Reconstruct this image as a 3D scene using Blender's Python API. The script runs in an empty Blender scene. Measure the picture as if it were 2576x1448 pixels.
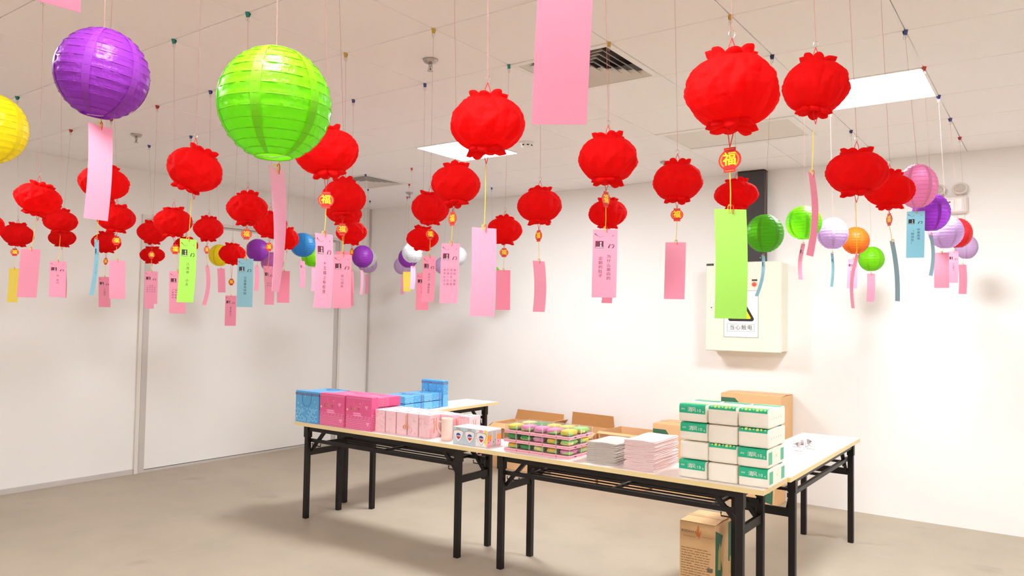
import bpy, math, random
from mathutils import Vector, Matrix
random.seed(7)
PI = math.pi
SC = bpy.context.scene
COL = SC.collection

# ------------------------------------------------------------------ camera
CZ = 1.545                      # eye height above the floor
F_PX = 1901.9                   # focal length for a 2576 px wide frame
YAW, PIT, ROL = -0.624544, 0.0380424, 0.0173132
_f = Vector((math.sin(YAW)*math.cos(PIT), math.cos(YAW)*math.cos(PIT), math.sin(PIT)))
_r = Vector((math.cos(YAW), -math.sin(YAW), 0))
_u = _r.cross(_f)
VR = _r*math.cos(ROL) + _u*math.sin(ROL)
VU = _u*math.cos(ROL) - _r*math.sin(ROL)
VF = _f
cam = bpy.data.objects.new('camera', bpy.data.cameras.new('camera'))
COL.objects.link(cam)
cam.data.sensor_width = 36.0
cam.data.lens = F_PX/2576*36
cam.data.clip_start = 0.02
cam.matrix_world = Matrix(((VR.x, VU.x, -VF.x, 0), (VR.y, VU.y, -VF.y, 0), (VR.z, VU.z, -VF.z, CZ), (0, 0, 0, 1)))
SC.camera = cam

# ------------------------------------------------------------------ world, exposure, lamp strength
wd = bpy.data.worlds.new('world'); SC.world = wd; wd.use_nodes = True
wd.node_tree.nodes['Background'].inputs[0].default_value = (0.9, 0.93, 1, 1)
wd.node_tree.nodes['Background'].inputs[1].default_value = 0.0
SC.view_settings.view_transform = 'Standard'
SC.view_settings.look = 'None'
SC.view_settings.gamma = 1
SC.view_settings.use_curve_mapping = False
SC.view_settings.exposure = 0.0
LAMP = 67.0                     # radiance of a ceiling panel
LAMP_COL = (0.97, 1.0, 1.03)
SC.cycles.max_bounces = 12
SC.cycles.diffuse_bounces = 9
SC.cycles.glossy_bounces = 3
SC.cycles.caustics_reflective = False
SC.cycles.caustics_refractive = False
SC.cycles.adaptive_threshold = 0.12
SC.cycles.transparent_max_bounces = 12
SC.cycles.sample_clamp_indirect = 6.0

# ------------------------------------------------------------------ helpers
def lin(c):
    c = c/255
    return c/12.92 if c <= 0.04045 else ((c+0.055)/1.055)**2.4
def rgb(r, g, b): return (lin(r), lin(g), lin(b), 1)
def ray(x, y): return VF + VR*((x-1288)/F_PX) - VU*((y-724)/F_PX)
def at(x, y, d): return ray(x, y)*d + Vector((0, 0, CZ))

MATS = {}
def M(name, c=(200, 200, 200), rough=0.6, var=0.05, scale=12, bump=0.0, bscale=60, metal=0.0, spec=0.5, transl=0.0, tr_c=None):
    if name in MATS: return MATS[name]
    m = bpy.data.materials.new(name); m.use_nodes = True; MATS[name] = m
    nt = m.node_tree; n = nt.nodes; l = nt.links
    p = n['Principled BSDF']; out = n['Material Output']
    tc = n.new('ShaderNodeTexCoord'); nz = n.new('ShaderNodeTexNoise')
    nz.inputs['Scale'].default_value = scale; nz.inputs['Detail'].default_value = 4
    l.new(tc.outputs['Object'], nz.inputs['Vector'])
    mx = n.new('ShaderNodeMix'); mx.data_type = 'RGBA'
    b = rgb(*c); k = 1-var*2
    mx.inputs['A'].default_value = (b[0]*k, b[1]*k, b[2]*k, 1); mx.inputs['B'].default_value = b
    l.new(nz.outputs['Fac'], mx.inputs['Factor'])
    l.new(mx.outputs['Result'], p.inputs['Base Color'])
    p.inputs['Roughness'].default_value = rough; p.inputs['Metallic'].default_value = metal
    p.inputs['Specular IOR Level'].default_value = spec
    if bump:
        n2 = n.new('ShaderNodeTexNoise'); n2.inputs['Scale'].default_value = bscale; n2.inputs['Detail'].default_value = 3
        l.new(tc.outputs['Object'], n2.inputs['Vector'])
        bp = n.new('ShaderNodeBump'); bp.inputs['Strength'].default_value = bump; bp.inputs['Distance'].default_value = 0.01
        l.new(n2.outputs['Fac'], bp.inputs['Height']); l.new(bp.outputs['Normal'], p.inputs['Normal'])
    if transl:
        t = n.new('ShaderNodeBsdfTranslucent')
        t.inputs['Color'].default_value = rgb(*(tr_c or c))
        ms = n.new('ShaderNodeMixShader'); ms.inputs[0].default_value = transl
        l.new(p.outputs[0], ms.inputs[1]); l.new(t.outputs[0], ms.inputs[2]); l.new(ms.outputs[0], out.inputs[0])
    return m

def emis(name, col, s):
    if name in MATS: return MATS[name]
    m = bpy.data.materials.new(name); m.use_nodes = True; MATS[name] = m
    p = m.node_tree.nodes['Principled BSDF']
    p.inputs['Base Color'].default_value = (col[0]*.8, col[1]*.8, col[2]*.8, 1)
    p.inputs['Emission Color'].default_value = (*col, 1); p.inputs['Emission Strength'].default_value = s
    return m

def clear_plastic(name):
    m = bpy.data.materials.new(name); m.use_nodes = True; MATS[name] = m
    n = m.node_tree.nodes; l = m.node_tree.links
    t = n.new('ShaderNodeBsdfTransparent'); t.inputs[0].default_value = (0.97, 0.975, 0.97, 1)
    g = n.new('ShaderNodeBsdfGlossy'); g.inputs['Roughness'].default_value = 0.12
    lw = n.new('ShaderNodeLayerWeight'); pw = n.new('ShaderNodeMath'); pw.operation = 'POWER'; pw.inputs[1].default_value = 3
    ma = n.new('ShaderNodeMath'); ma.operation = 'MULTIPLY_ADD'; ma.inputs[1].default_value = 0.35; ma.inputs[2].default_value = 0.09
    ms = n.new('ShaderNodeMixShader'); l.new(lw.outputs['Facing'], pw.inputs[0]); l.new(pw.outputs[0], ma.inputs[0])
    l.new(ma.outputs[0], ms.inputs[0]); l.new(t.outputs[0], ms.inputs[1]); l.new(g.outputs[0], ms.inputs[2])
    l.new(ms.outputs[0], n['Material Output'].inputs[0])
    return m

class MB:
    def __init__(s): s.v = []; s.f = []
    def add(s, vs, fs):
        o = len(s.v); s.v += [tuple(p) for p in vs]; s.f += [tuple(i+o for i in f) for f in fs]
    def box(s, x0, x1, y0, y1, z0, z1):
        s.add([(x, y, z) for x in (x0, x1) for y in (y0, y1) for z in (z0, z1)],
              [(0, 1, 3, 2), (4, 6, 7, 5), (0, 4, 5, 1), (2, 3, 7, 6), (0, 2, 6, 4), (1, 5, 7, 3)]); return s
    def cbox(s, x0, x1, y0, y1, z0, z1, c):
        X, Y, Z = (x0, x1), (y0, y1), (z0, z1); vs = []; idx = {}
        for i in (0, 1):
            for j in (0, 1):
                for k in (0, 1):
                    for a in range(3):
                        p = [X[i], Y[j], Z[k]]
                        for b, q in enumerate((i, j, k)):
                            if b != a: p[b] += c if q == 0 else -c
                        idx[i, j, k, a] = len(vs); vs.append(p)
        fs = []
        for a in range(3):
            b, d = [q for q in range(3) if q != a]
            for e in (0, 1):
                q = []
                for (m1, m2) in ((0, 0), (1, 0), (1, 1), (0, 1)):
                    t = [0, 0, 0]; t[a] = e; t[b] = m1; t[d] = m2; q.append(idx[(*t, a)])
                flip = (e == 0) ^ (a == 1)
                fs.append(q[::-1] if flip else q)
            for m1 in (0, 1):
                for m2 in (0, 1):
                    t0 = [0, 0, 0]; t1 = [0, 0, 0]
                    t0[b] = m1; t0[d] = m2; t1[b] = m1; t1[d] = m2; t1[a] = 1
                    fs.append((idx[(*t0, b)], idx[(*t1, b)], idx[(*t1, d)], idx[(*t0, d)]))
        for i in (0, 1):
            for j in (0, 1):
                for k in (0, 1): fs.append((idx[i, j, k, 0], idx[i, j, k, 1], idx[i, j, k, 2]))
        s.add(vs, fs); return s
    def prism(s, poly, axis, a, b):
        n = len(poly); vs = []
        for t in (a, b):
            for (p, q) in poly:
                vs.append({'x': (t, p, q), 'y': (p, t, q), 'z': (p, q, t)}[axis])
        s.add(vs, [tuple(range(n))[::-1], tuple(range(n, 2*n))] + [(i, (i+1) % n, n+(i+1) % n, n+i) for i in range(n)]); return s
    def tube(s, path, r, n=6, closed=False):
        P = [Vector(p) for p in path]; m = len(P); vs = []; fs = []
        up = None
        for i, p in enumerate(P):
            a = P[i-1] if (i > 0 or closed) else P[i]; b = P[(i+1) % m] if (i < m-1 or closed) else P[i]
            t = (b-a).normalized() if (b-a).length > 1e-9 else Vector((0, 0, 1))
            if up is None: up = Vector((0, 0, 1)) if abs(t.z) < 0.9 else Vector((1, 0, 0))
            sd = t.cross(up)
            if sd.length < 1e-4: sd = t.cross(Vector((0.3, 0.9, 0.2)))
            sd.normalize(); up = sd.cross(t).normalized()
            rr = r[i] if isinstance(r, (list, tuple)) else r
            for k in range(n):
                an = 2*PI*k/n; vs.append(p + sd*(rr*math.cos(an)) + up*(rr*math.sin(an)))
        for i in range(m if closed else m-1):
            for k in range(n):
                fs.append((i*n+k, ((i+1) % m)*n+k, ((i+1) % m)*n+(k+1) % n, i*n+(k+1) % n))
        if not closed: fs += [tuple(range(n)), tuple(range((m-1)*n, m*n))[::-1]]
        s.add(vs, fs); return s
    def bar(s, a, b, w, h):
        a = Vector(a); b = Vector(b); t = (b-a).normalized()
        up = Vector((0, 0, 1)) if abs(t.z) < 0.95 else Vector((0, 1, 0))
        sd = t.cross(up).normalized(); up = sd.cross(t)
        vs = [p+sd*(x*w/2)+up*(y*h/2) for p in (a, b) for (x, y) in ((-1, -1), (1, -1), (1, 1), (-1, 1))]
        s.add(vs, [(0, 1, 2, 3), (7, 6, 5, 4), (0, 4, 5, 1), (1, 5, 6, 2), (2, 6, 7, 3), (3, 7, 4, 0)]); return s
    def lathe(s, prof, n=24, c=(0, 0, 0), cap=True):
        vs = []; m = len(prof); fs = []
        for (r, z) in prof:
            for k in range(n):
                a = 2*PI*k/n; vs.append((c[0]+r*math.cos(a), c[1]+r*math.sin(a), c[2]+z))
        for i in range(m-1):
            for k in range(n): fs.append((i*n+k, i*n+(k+1) % n, (i+1)*n+(k+1) % n, (i+1)*n+k))
        s.add(vs, fs)
        if cap: s.add(vs[:n], [tuple(range(n))[::-1]]); s.add(vs[(m-1)*n:], [tuple(range(n))])
        return s
    def quad(s, a, b, c, d): s.add([a, b, c, d], [(0, 1, 2, 3)]); return s
    def disc(s, c, r, n, ax):   # flat disc in the plane spanned by ax
        s.add([Vector(c)+ax[0]*(r*math.cos(2*PI*k/n))+ax[1]*(r*math.sin(2*PI*k/n)) for k in range(n)], [tuple(range(n))]); return s
    def star(s, c, r, ax, n=5):
        s.add([Vector(c)+ax[0]*(r*(1 if k % 2 == 0 else .45)*math.sin(PI*k/n))+ax[1]*(r*(1 if k % 2 == 0 else .45)*math.cos(PI*k/n)) for k in range(2*n)], [tuple(range(2*n))]); return s
    def chars(s, txt, org, size, ax, dx=0.0, dy=0.0):
        """characters set out one after the other from org by (dx, dy) in the plane ax"""
        for i, ch in enumerate(txt):
            if ch in ' \u3000' or ch not in GLYPH: continue
            v, f = GLYPH[ch]; o = Vector(org)+ax[0]*(dx*i)+ax[1]*(dy*i)
            s.add([o+ax[0]*(p[0]*size)+ax[1]*(p[1]*size) for p in v], f)
        return s
    def map(s, fn): s.v = [tuple(fn(Vector(p))) for p in s.v]; return s
    def mesh(s, name, m, smooth=False):
        me = bpy.data.meshes.new(name); me.from_pydata(s.v, [], s.f)
        if smooth: me.polygons.foreach_set('use_smooth', [True]*len(me.polygons))
        if m: me.materials.append(m)
        me.update(); return me
    def build(s, name, m, parent=None, smooth=False):
        return put(name, s.mesh(name, m, smooth), parent)

def put(name, me, parent=None, loc=None, rot=None, scl=None):
    o = bpy.data.objects.new(name, me); COL.objects.link(o)
    if parent: o.parent = parent
    if loc is not None: o.location = loc
    if rot is not None: o.rotation_euler = rot
    if scl is not None: o.scale = scl
    return o
def tag(o, label=None, cat=None, group=None, kind=None):
    if label: o['label'] = label
    if cat: o['category'] = cat
    if group: o['group'] = group
    if kind: o['kind'] = kind
    return o
def thing(name, label, cat, loc=(0, 0, 0), rot=(0, 0, 0), group=None):
    o = put(name, None, None, loc, rot); o.empty_display_size = 0.05
    return tag(o, label, cat, group)
def kids(o): return [c for c in ALLKIDS(o)]
def ALLKIDS(o): return list(o.children)
def copy_tree(o, parent=None):
    c = o.copy(); COL.objects.link(c); c.parent = parent
    for ch in list(o.children): copy_tree(ch, c)
    return c
def dup(o, loc, rot=None, label=None, group=None):
    c = copy_tree(o); c.location = loc
    if rot is not None: c.rotation_euler = rot
    if label: c['label'] = label
    if group: c['group'] = group
    return c
def struct(o): o['kind'] = 'structure'; return o
XZ = (Vector((1, 0, 0)), Vector((0, 0, 1)))
YZ = (Vector((0, 1, 0)), Vector((0, 0, 1)))
XY = (Vector((1, 0, 0)), Vector((0, 1, 0)))

# glyph outlines, made once with the built-in font
ALLTXT = ('福没儿女为什么是白的企鹅肚子金打走独木成过仙水一多火只少道土烧途掌汉皇重色倾国十五蜡上有松茂你者谁（物流名）八月份春节最大人'
          '天地日山当心触电清风包超值柔韧抽舒肤佳灯谜前出不来小口开早去田力中王千里相会二配电箱0123456789'
          'ABCDEFGHIKLMNOPRSTUVWXYZabcdefghiklmnoprstuvwxyz-·元宵猜奖')
GLYPH = {}
def _glyphs():
    obs = []
    for ch in sorted(set(ALLTXT)):
        cu = bpy.data.curves.new('glyph', 'FONT'); cu.body = ch; cu.resolution_u = 4 if ch in '0123456789' else 2
        cu.align_x = 'CENTER'; cu.align_y = 'CENTER'
        ob = bpy.data.objects.new('glyph', cu); COL.objects.link(ob); obs.append((ch, ob))
    dg = bpy.context.evaluated_depsgraph_get()
    for ch, ob in obs:
        me = bpy.data.meshes.new_from_object(ob.evaluated_get(dg))
        GLYPH[ch] = ([v.co.copy() for v in me.vertices], [tuple(p.vertices) for p in me.polygons])
        bpy.data.meshes.remove(me)
    for ch, ob in obs:
        cu = ob.data; bpy.data.objects.remove(ob); bpy.data.curves.remove(cu)
_glyphs()

# ------------------------------------------------------------------ room measures
XL, XR, YB, YF, HC = -7.1, 5.0, 6.74, -4.6, 2.881
T = 0.6
GX, GY = -3.5506, 3.199          # ceiling grid node (0, 0)
def node(i, j): return GX+i*T, GY+j*T

# ---- materials of the room
m_wall = M('white_wall_paint', (245, 244, 243), 0.75, 0.015, 3, 0.06, 40)
m_wallL = M('cream_partition_paint', (242, 241, 239), 0.6, 0.015, 2, 0.03, 30)
m_tile = M('mineral_tile_white', (247, 245, 246), 0.85, 0.02, 30, 0.05, 200)
m_gap = M('ceiling_void_grey', (150, 138, 128), 0.9)
m_alu = M('grey_aluminium', (205, 200, 196), 0.45, 0.02, 6, metal=0.15)
m_alu2 = M('pale_aluminium', (228, 224, 219), 0.45, 0.02, 6)
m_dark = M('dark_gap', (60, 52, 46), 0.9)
m_white = M('white_enamel', (238, 236, 232), 0.4, 0.01)
m_steelb = M('black_painted_steel', (26, 20, 21), 0.42, 0.12, 30, spec=0.35)
m_chrome = M('chrome_metal', (190, 186, 180), 0.25, 0.03, metal=0.9)

def floor_mat():
    m = M('stained_concrete', (179, 166, 147), 0.55, 0.05, 1.3, 0.08, 45)
    nt = m.node_tree; n = nt.nodes; l = nt.links; p = n['Principled BSDF']
    tc = [x for x in n if x.type == 'TEX_COORD'][0]
    a = n.new('ShaderNodeTexNoise'); a.inputs['Scale'].default_value = 2.3; a.inputs['Detail'].default_value = 8; a.inputs['Roughness'].default_value = 0.62
    r = n.new('ShaderNodeValToRGB'); r.color_ramp.elements[0].position = 0.36; r.color_ramp.elements[1].position = 0.56
    r.color_ramp.elements[0].color = (0.74, 0.74, 0.73, 1); r.color_ramp.elements[1].color = (1, 1, 1, 1)
    l.new(tc.outputs['Object'], a.inputs['Vector']); l.new(a.outputs['Fac'], r.inputs['Fac'])
    mx = n.new('ShaderNodeMix'); mx.data_type = 'RGBA'; mx.blend_type = 'MULTIPLY'; mx.inputs['Factor'].default_value = 0.3
    old = p.inputs['Base Color'].links[0].from_socket
    l.new(old, mx.inputs['A']); l.new(r.outputs['Color'], mx.inputs['B'])
    s = n.new('ShaderNodeTexVoronoi'); s.inputs['Scale'].default_value = 1.7; s.inputs['Randomness'].default_value = 1
    d = n.new('ShaderNodeTexNoise'); d.inputs['Scale'].default_value = 5; d.inputs['Detail'].default_value = 5
    va = n.new('ShaderNodeVectorMath'); va.operation = 'MULTIPLY_ADD'; va.inputs[1].default_value = (.25, .25, .25)
    l.new(tc.outputs['Object'], d.inputs['Vector']); l.new(d.outputs['Color'], va.inputs[0]); l.new(tc.outputs['Object'], va.inputs[2])
    l.new(va.outputs[0], s.inputs['Vector'])
    r2 = n.new('ShaderNodeValToRGB'); r2.color_ramp.elements[0].position = 0.05; r2.color_ramp.elements[1].position = 0.17
    r2.color_ramp.elements[0].color = (0.78, 0.77, 0.76, 1); r2.color_ramp.elements[1].color = (1, 1, 1, 1)
    l.new(s.outputs['Distance'], r2.inputs['Fac'])
    m2 = n.new('ShaderNodeMix'); m2.data_type = 'RGBA'; m2.blend_type = 'MULTIPLY'; m2.inputs['Factor'].default_value = 0.65
    l.new(mx.outputs['Result'], m2.inputs['A']); l.new(r2.outputs['Color'], m2.inputs['B'])
    l.new(m2.outputs['Result'], p.inputs['Base Color'])
    return m
m_floor = floor_mat()

# ------------------------------------------------------------------ shell
struct(MB().box(XL-.12, XR+.12, YF-.12, YB+.12, -0.1, 0).build('floor', m_floor))
struct(MB().box(XL-.12, XL, YF-.12, YB+.12, 0, HC+.3).build('wall_left', m_wallL))
struct(MB().box(XL, XR, YB, YB+.12, 0, HC+.3).build('wall_back', m_wall))
struct(MB().box(XR, XR+.12, YF-.12, YB+.12, 0, HC+.3).build('wall_right', m_wall))
struct(MB().box(XL, XR, YF-.12, YF, 0, HC+.3).build('wall_front', m_wall))
struct(MB().box(XL, XL+.012, YF, 3.765, 0, 0.045).build('baseboard_left', m_alu))
tr = struct(MB().box(XL, XL+.02, YB-.02, YB, 0, HC).build('trim_1', m_alu))

# large flush door in the left wall: frame, leaf, stiles
door = struct(put('door_1', None, None, (XL, 3.77, 0)))
MB().box(0, .022, 0, .035, 0, 2.465).build('door_jamb', m_alu2, door)
MB().box(0, .016, .040, .098, 0.02, 2.43).build('door_stile', m_alu, door)
MB().box(0, .022, 2.455, 2.49, 0, 2.465).build('door_jamb', m_alu2, door)
MB().box(0, .016, 2.392, 2.45, 0.02, 2.43).build('door_stile', m_alu, door)
MB().box(0, .0222, .035, 2.455, 2.43, 2.465).build('door_head', m_alu2, door)
MB().box(0, .016, .098, 2.392, 2.405, 2.425).build('door_rail', m_alu, door)
MB().box(-.01, .002, .035, 2.455, 0.0, 2.43).build('door_gap', m_dark, door)
MB().box(0, .012, .098, 2.392, 0.03, 2.405).build('door_leaf', m_wallL, door)
MB().box(0, .014, .036, 2.454, 0.0, 0.024).build('door_threshold', m_alu, door)

# ------------------------------------------------------------------ ceiling: tiles as pieces
lamp_cells = [(-1, 2), (4, 2), (9, 2), (-1, -5), (4, -5), (9, -5), (4, -11)]
diff_cells = [(2, 0), (-4, 3)]
skip = set(lamp_cells) | set(diff_cells) | {(2, 3), (3, 3)}
ceil = struct(MB().box(XL-.1, XR+.1, YF-.1, YB+.1, HC+.22, HC+.3).build('ceiling', m_gap))
g = 0.0022
tile_me = MB().cbox(g, T-g, g, T-g, 0, .018, .0022).mesh('ceiling_tile', m_tile)
rest = MB()
for i in range(-6, 15):
    for j in range(-13, 6):
        if (i, j) in skip: continue
        x0, y0 = node(i, j); x1, y1 = x0+T, y0+T
        cx0, cx1, cy0, cy1 = max(x0, XL), min(x1, XR), max(y0, YF), min(y1, YB)
        if cx1-cx0 < .01 or cy1-cy0 < .01: continue
        full = (cx1-cx0 > T-.001 and cy1-cy0 > T-.001)
        if i <= 7 and j >= -4:
            if full: put('ceiling_tile', tile_me, ceil, (x0, y0, HC))
            else: MB().box(cx0+g, cx1-g, cy0+g, cy1-g, HC, HC+.018).build('ceiling_tile', m_tile, ceil)
        else: rest.box(cx0+g, cx1-g, cy0+g, cy1-g, HC, HC+.018)
tag(rest.build('ceiling_tile_field', m_tile, ceil), kind='stuff')
x0, y0 = node(3.62, 3); MB().box(x0+g, node(4, 3)[0]-g, y0+g, y0+T-g, HC, HC+.018).build('ceiling_tile', m_tile, ceil)
# runner above the joints so that no light leaks through them
MB().box(XL, XR, YF, YB, HC+.02, HC+.03).build('ceiling_board', m_gap, ceil) if False else None

# ------------------------------------------------------------------ ceiling panel lamps
m_emit = emis('lamp_diffuser_glow', LAMP_COL, LAMP)
lamp_label = {(-1, 2): 'square glowing ceiling light panel over the table end stacked with blue and pink bags',
              (4, 2): 'square glowing ceiling light panel beside the large slatted air grille'}
def lamp(i, j):
    x, y = node(i, j)
    t = thing('ceiling_light', lamp_label.get((i, j), 'square glowing ceiling light panel out over the open floor'), 'light', (x+T/2, y+T/2, HC), group='ceiling panel lights')
    h = T/2
    fr = MB()
    for (a, b, c, d) in ((-h, h, -h, -h+.014), (-h, h, h-.014, h), (-h, -h+.014, -h+.014, h-.014), (h-.014, h, -h+.014, h-.014)):
        fr.box(a, b, c, d, -.004, .03)
    fr.build('lamp_frame', m_white, t)
    MB().box(-h+.014, h-.014, -h+.014, h-.014, 0.002, .02).build('diffuser', m_emit, t)
for c in lamp_cells: lamp(*c)

# ------------------------------------------------------------------ air diffusers and grille
def diffuser(i, j, label):
    x, y = node(i, j)
    t = thing('air_diffuser', label, 'air vent', (x+T/2, y+T/2, HC))
    def ring(o, w, z0, z1, h):
        m = MB(); a, b = o, o-w
        for k in range(4):
            an = k*PI/2; c, s_ = math.cos(an), math.sin(an)
            P = [(-a, -a, z0), (a, -a, z0), (b, -b, z1), (-b, -b, z1), (-a, -a, z0+h), (a, -a, z0+h), (b, -b, z1+h), (-b, -b, z1+h)]
            m.add([(p[0]*c-p[1]*s_, p[0]*s_+p[1]*c, p[2]) for p in P], [(0, 3, 2, 1), (4, 5, 6, 7), (0, 1, 5, 4), (2, 3, 7, 6)])
        return m
    ring(T/2, .035, -.004, -.004, .012).build('vent_frame', m_white, t)
    for k in range(6):
        o = T/2-.038-k*.041
        ring(o, .030, -.002, .026, .0025).build('vent_blade', m_alu2, t)
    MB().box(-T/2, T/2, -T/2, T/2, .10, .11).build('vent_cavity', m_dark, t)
diffuser(2, 0, 'square ceiling air diffuser partly hidden by a large hanging pink slip')
diffuser(-4, 3, 'square ceiling air diffuser near the room corner above the red lanterns')
x0, y0 = node(2, 3); gw, gd = 1.62*T, T
t = thing('air_grille', 'large rectangular slatted return air grille in the ceiling', 'air vent', (x0+gw/2, y0+gd/2, HC))
fr = MB()
for (a, b, c, d) in ((-gw/2, gw/2, -gd/2, -gd/2+.045), (-gw/2, gw/2, gd/2-.045, gd/2), (-gw/2, -gw/2+.045, -gd/2+.045, gd/2-.045), (gw/2-.045, gw/2, -gd/2+.045, gd/2-.045)):
    fr.box(a, b, c, d, -.006, .015)
fr.build('grille_frame', m_white, t)
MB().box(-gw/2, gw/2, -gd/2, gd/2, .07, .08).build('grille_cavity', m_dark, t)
sl = MB().add([], []) or MB()
n_sl = 20
w = gw-.09
slm = MB(); slm.add([(-w/2, -.009, .0008), (w/2, -.009, .0008), (w/2, .009, -.003), (-w/2, .009, -.003), (-w/2, -.009, .0033), (w/2, -.009, .0033), (w/2, .009, -.0005), (-w/2, .009, -.0005)],
        [(0, 3, 2, 1), (4, 5, 6, 7), (0, 1, 5, 4), (2, 3, 7, 6), (0, 4, 7, 3), (1, 2, 6, 5)])
slme = slm.mesh('grille_slat', m_alu2)
for k in range(n_sl): put('grille_slat', slme, t, (0, -gd/2+.058+k*(gd-.116)/(n_sl-1), 0))

# sprinklers and smoke detector
def sprinkler(x, y, label, k=1.0):
    t = thing('fire_sprinkler', label, 'sprinkler', (x, y, HC))
    MB().lathe([(.004, 0), (.040*k, 0), (.040*k, -.006), (.032*k, -.016), (.016*k, -.022), (.004, -.022)], 20).build('escutcheon', m_chrome, t, True)
    MB().lathe([(.002, -.02), (.011, -.02), (.011, -.034), (.006, -.038), (.005, -.058), (.002, -.058)], 10).build('sprinkler_body', m_chrome, t, True)
    for s_ in (-1, 1): MB().tube([(s_*.010, 0, -.034), (s_*.014, 0, -.046), (s_*.004, 0, -.060)], .002, 5).build('frame_arm', m_chrome, t)
    MB().lathe([(.002, -.060), (.016, -.060), (.016, -.062), (.002, -.062)], 12).build('deflector', m_chrome, t)
sprinkler(-2.647, 2.908, 'chrome ceiling sprinkler between the lime lantern and the red lantern with a long cord')
sprinkler(-5.671, 2.946, 'chrome ceiling sprinkler near the purple ball lantern')
sprinkler(-5.725, 5.997, 'chrome ceiling sprinkler by the back corner of the room')
sprinkler(-2.691, 5.918, 'chrome ceiling sprinkler in front of the back wall near the air grille')
t = thing('smoke_detector', 'white round smoke detector on the ceiling beside a light panel', 'smoke detector', (-3.283, 4.715, HC))
MB().lathe([(.01, 0), (.055, 0), (.055, -.012), (.048, -.018), (.046, -.03), (.034, -.042), (.01, -.044)], 24).build('detector_body', m_white, t, True)
for k in range(8):
    a = k*PI/4; MB().box(-.008, .008, -.004, .004, -.006, .004).map(lambda p, a=a: Vector((math.cos(a)*.047-p.x*math.sin(a), math.sin(a)*.047+p.x*math.cos(a), p.z-.025))).build('detector_slot', m_dark, t)

# ------------------------------------------------------------------ back wall: electrical box, cable trunk, emergency light
m_box = M('cream_enamel', (236, 236, 220), 0.4, 0.01)
m_ink = M('black_ink', (45, 40, 42), 0.6)
m_paper = M('white_paper', (246, 245, 246), 0.6, 0.01)
m_yel = M('sign_yellow', (250, 225, 20), 0.6, 0.02)
m_redled = emis('red_indicator_glow', (1, .06, .03), 1.0)
t = thing('electrical_box', 'cream wall mounted electrical distribution box with warning sign', 'electrical box', (-2.228, YB, 1.275))
W2, D2, H2 = .333, .2, .785
MB().cbox(-W2, W2, -D2+.022, -.001, 0.01, H2-.01, .004).build('box_body', m_box, t)
dr = MB().cbox(-W2, W2, -D2, -D2+.02, 0, H2, .006).build('box_door', m_box, t)
MB().cbox(-.292, -.262, -D2-.008, -D2, .36, .46, .006).build('latch_handle', m_white, dr)
MB().disc((-.277, -D2-.0085, .383), .006, 10, XZ).build('keyhole', m_ink, dr)
MB().box(-.329, -.262, -D2-.002, -D2, H2-.026, H2-.008).build('name_plate', m_ink, t)
MB().chars('----', (-.318, -D2-.0026, H2-.017), .018, XZ, .012).build('plate_lettering', m_paper, t)
MB().box(.082, .128, -D2-.002, -D2, .616, .631).build('lamp_plate', m_ink, t)
MB().chars('---', (.094, -D2-.0026, .6235), .016, XZ, .011).build('plate_lettering', m_paper, t)
MB().lathe([(.004, 0), (.019, 0), (.019, .008), (.013, .014), (.004, .015)], 16).map(lambda p: Vector((p.x+.103, -D2-p.z, p.y+.588))).build('indicator_lamp', m_redled, t, True)
sg = thing('warning_sign', 'white electric shock warning sign with yellow triangle on the cream box', 'sign', (-2.24, YB-D2-.0005, 1.40))
MB().box(-.152, .152, -.002, 0, 0, .408).build('sign_sheet', m_paper, sg)
b = MB()
for (a, c, d, e) in ((-.152, .152, 0, .0022), (-.152, .152, .4058, .408), (-.152, -.1498, 0, .408), (.1498, .152, 0, .408), (-.122, .118, .052, .0535), (-.122, .118, .1145, .116), (-.122, -.1205, .052, .116), (.1165, .118, .052, .116)):
    b.box(a, c, -.0028, -.002, d, e)
b.build('sign_border', m_ink, sg)
MB().chars('当心触电', (-.078, -.0029, .084), .046, XZ, .052).build('sign_lettering', m_ink, sg)
def rtri(cx, cz, r, rr, y):
    m = MB(); P = []
    for k in range(3):
        a = PI/2+k*2*PI/3; q = Vector((cx+(r-rr)*math.cos(a), y, cz+(r-rr)*math.sin(a)))
        for s_ in range(-3, 4): P.append(q+Vector((rr*math.cos(a+s_*PI/9), 0, rr*math.sin(a+s_*PI/9))))
    m.add(P, [tuple(range(len(P)))]); return m
rtri(0, .215, .128, .02, -.0024).build('triangle_border', m_ink, sg)
rtri(0, .215, .098, .008, -.0027).build('triangle_field', m_yel, sg)

bolt = MB(); bolt.add([(x, -.003, z) for x, z in ((.012, .275), (-.022, .215), (-.002, .215), (-.014, .165), (.026, .228), (.006, .228), (.026, .275))], [tuple(range(7))]); bolt.build('lightning_mark', m_ink, sg)
m_trunk = M('black_cable_trunk', (66, 62, 64), 0.5, 0.05, spec=0.4)
t = thing('cable_trunk', 'dark grey steel cable trunk rising from the box to the ceiling', 'cable trunk', (-2.195, YB, 2.06))
MB().cbox(-.118, .118, -.10, 0, 0, HC-2.061, .003).build('trunk_cover', m_trunk, t)
MB().box(-.119, .119, -.101, 0, HC-2.061-.014, HC-2.061).build('trunk_edge', m_dark, t)
for s_ in (-1, 1): MB().lathe([(.001, 0), (.006, 0), (.005, .003), (.001, .004)], 10).map(lambda p, s_=s_: Vector((p.x+s_*.09, -.10-p.z, p.y+.04))).build('trunk_screw', m_chrome, t)
t = thing('emergency_light', 'white twin head emergency light unit mounted on the back wall', 'emergency light', (-.67, YB, 2.40))
m_pw = M('pale_plastic', (226, 216, 214), 0.4, 0.02)
MB().cbox(-.125, .125, -.055, 0, 0, .135, .012).build('light_housing', m_pw, t)
MB().box(-.022, .032, -.0565, -.055, .03, .105).build('info_sticker', m_paper, t)
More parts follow.
